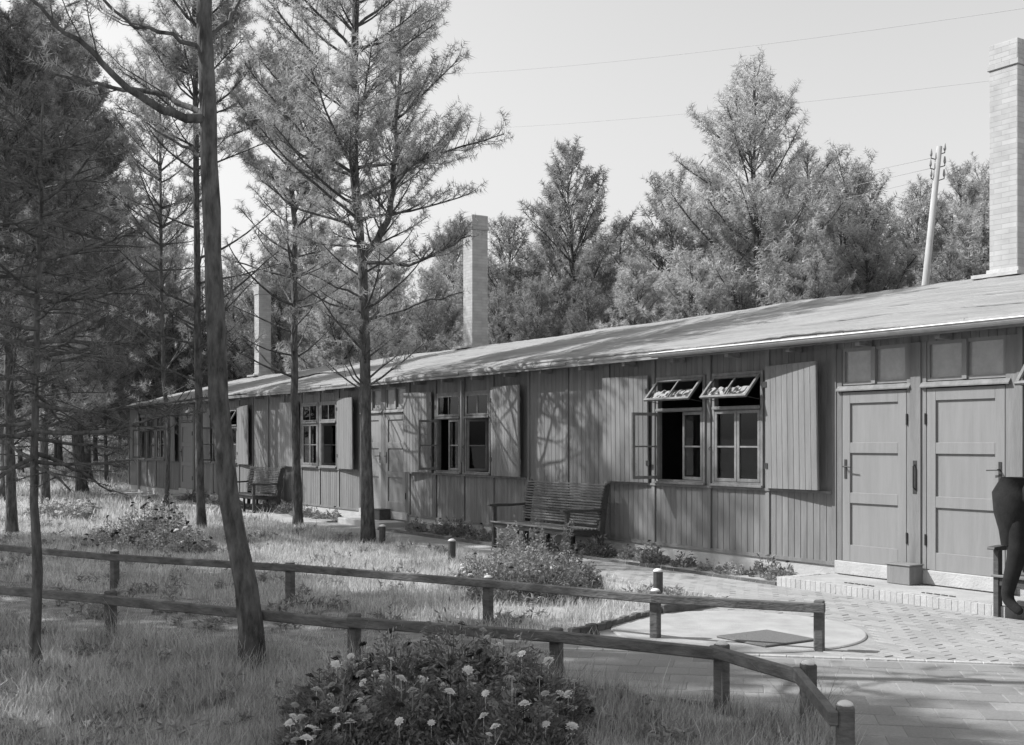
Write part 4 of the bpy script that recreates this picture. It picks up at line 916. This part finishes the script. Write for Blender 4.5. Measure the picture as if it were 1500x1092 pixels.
# ------------------------------------------------------------------ person leaning at the right edge
def person():
    e = empty('person', (-6.35, -1.25, 0), 'person in dark coat and trousers bending over beside the bench at the right edge', 'person')
    b = Vector((-6.3, -1.25, 0)); S = 1.12
    J = {'pel': (0, 0, 1.03, .15), 'sp1': (.22, .02, 1.12, .145), 'chest': (.46, .03, 1.15, .165), 'neck': (.62, .03, 1.14, .06), 'head': (.74, .03, 1.12, .095), 'crown': (.82, .03, 1.10, .08),
         'hipl': (.02, -.09, .98, .11), 'kneel': (.07, -.11, .62, .08), 'anl': (-.02, -.12, .28, .055), 'footl': (-.01, -.12, .21, .05), 'toel': (.12, -.13, .13, .035),
         'hipr': (.02, .09, .98, .11), 'kneer': (.24, .11, .55, .075), 'anr': (.20, .12, .12, .05), 'footr': (.22, .12, .06, .045), 'toer': (.38, .12, .04, .035),
         'shl': (.50, -.17, 1.12, .065), 'ell': (.55, -.20, .84, .048), 'wrl': (.66, -.16, .62, .032), 'shr': (.50, .22, 1.12, .065), 'elr': (.60, .24, .84, .048), 'wrr': (.74, .18, .64, .032)}
    E_ = [('pel', 'sp1'), ('sp1', 'chest'), ('chest', 'neck'), ('neck', 'head'), ('head', 'crown'), ('pel', 'hipl'), ('hipl', 'kneel'), ('kneel', 'anl'), ('anl', 'footl'), ('footl', 'toel'), ('pel', 'hipr'), ('hipr', 'kneer'), ('kneer', 'anr'), ('anr', 'footr'), ('footr', 'toer'),
          ('chest', 'shl'), ('shl', 'ell'), ('ell', 'wrl'), ('chest', 'shr'), ('shr', 'elr'), ('elr', 'wrr')]
    def skin(name, joints, edges, m, sub=2):
        idx = {k: i for i, k in enumerate(joints)}; me = bpy.data.meshes.new(name)
        me.from_pydata([tuple(Vector(J[k][:3]) * S) for k in joints], [(idx[a], idx[b_]) for a, b_ in edges], []); me.update()
        o = bpy.data.objects.new(name, me); COL.objects.link(o); o.parent = e; me.materials.append(M[m])
        o.modifiers.new('Skin', 'SKIN').use_smooth_shade = True
        for i, k in enumerate(joints): me.skin_vertices[0].data[i].radius = (J[k][3] * S,) * 2; me.skin_vertices[0].data[i].use_root = (i == 0)
        s = o.modifiers.new('Sub', 'SUBSURF'); s.levels = s.render_levels = sub; return o
    skin('body', ['pel', 'sp1', 'chest', 'neck', 'head', 'crown'] + [k for k in J if k not in ('pel', 'sp1', 'chest', 'neck', 'head', 'crown')], E_, 'cloth')
    # coat skirt hanging from the hips
    mb = MB(); n = 20; rings = []
    for (z, cx, rx, ry) in ((1.20, .02, .14, .16), (1.08, 0.0, .19, .215), (.92, -.0, .17, .22), (.78, .0, .115, .2), (.66, .0, .09, .19)):
        rings.append([(cx + rx * math.cos(2 * math.pi * k / n), ry * math.sin(2 * math.pi * k / n), z) for k in range(n)])
    vs = [tuple(Vector(p) * S) for r_ in rings for p in r_]; mb.add(vs, [(i * n + k, i * n + (k + 1) % n, (i + 1) * n + (k + 1) % n, (i + 1) * n + k) for i in range(4) for k in range(n)] + [tuple(range(n))])
    me = bpy.data.meshes.new('coat'); me.from_pydata(mb.v, [], mb.f); me.update(); me.polygons.foreach_set('use_smooth', [True] * len(me.polygons)); link('coat', me, 'cloth', e, shift=False)
    # hands with five fingers
    for s, w in ((-1, 'wrl'), (1, 'wrr')):
        mb = MB(); c = Vector(J[w][:3]) * S; d = Vector((.35, 0, -.9)).normalized(); mb.tube([c, c + d * .04, c + d * .09], [.022, .038, .034], 8)
        for k in range(4):
            f0 = c + d * .085 + Vector((0, (k - 1.5) * .018, 0)); L = (.065, .075, .07, .055)[k]; mb.tube([f0, f0 + d * L * .5, f0 + (d + Vector((-.4, 0, 0))) * L], [.009, .008, .006], 6)
        t0 = c + d * .03 + Vector((.025, 0, 0)); mb.tube([t0, t0 + Vector((.03, 0, -.02)), t0 + Vector((.04, 0, -.055))], [.011, .010, .007], 6)
        o = build('hand', mb, 'skin', None, smooth=True); o.parent = e
    mb = MB(); hc = Vector(J['head'][:3]) * S
    for sgn in (1,):
        mb2 = MB(); vs = []
        for i in range(9):
            for k in range(14):
                t = math.pi * i / 8; a = 2 * math.pi * k / 14; vs.append(hc + Vector((.12 * math.cos(t), .088 * math.sin(t) * math.cos(a), .10 * math.sin(t) * math.sin(a))) + Vector((.05, 0, 0)))
        mb2.add(vs, [(i * 14 + k, i * 14 + (k + 1) % 14, (i + 1) * 14 + (k + 1) % 14, (i + 1) * 14 + k) for i in range(8) for k in range(14)])
        # nose, ears
        mb2.tube([hc + Vector((.08, 0, -.09)), hc + Vector((.06, 0, -.125)), hc + Vector((.04, 0, -.10))], [.012, .015, .012], 6)
        for ss in (-1, 1): mb2.tube([hc + Vector((.05, ss * .085, .02)), hc + Vector((.04, ss * .105, .0)), hc + Vector((.05, ss * .088, -.03))], [.008, .014, .008], 6)
        o = build('head', mb2, 'skin', None, smooth=True); o.parent = e
    return e
pr = person(); pr.location = (-6.28, -1.05, .0)
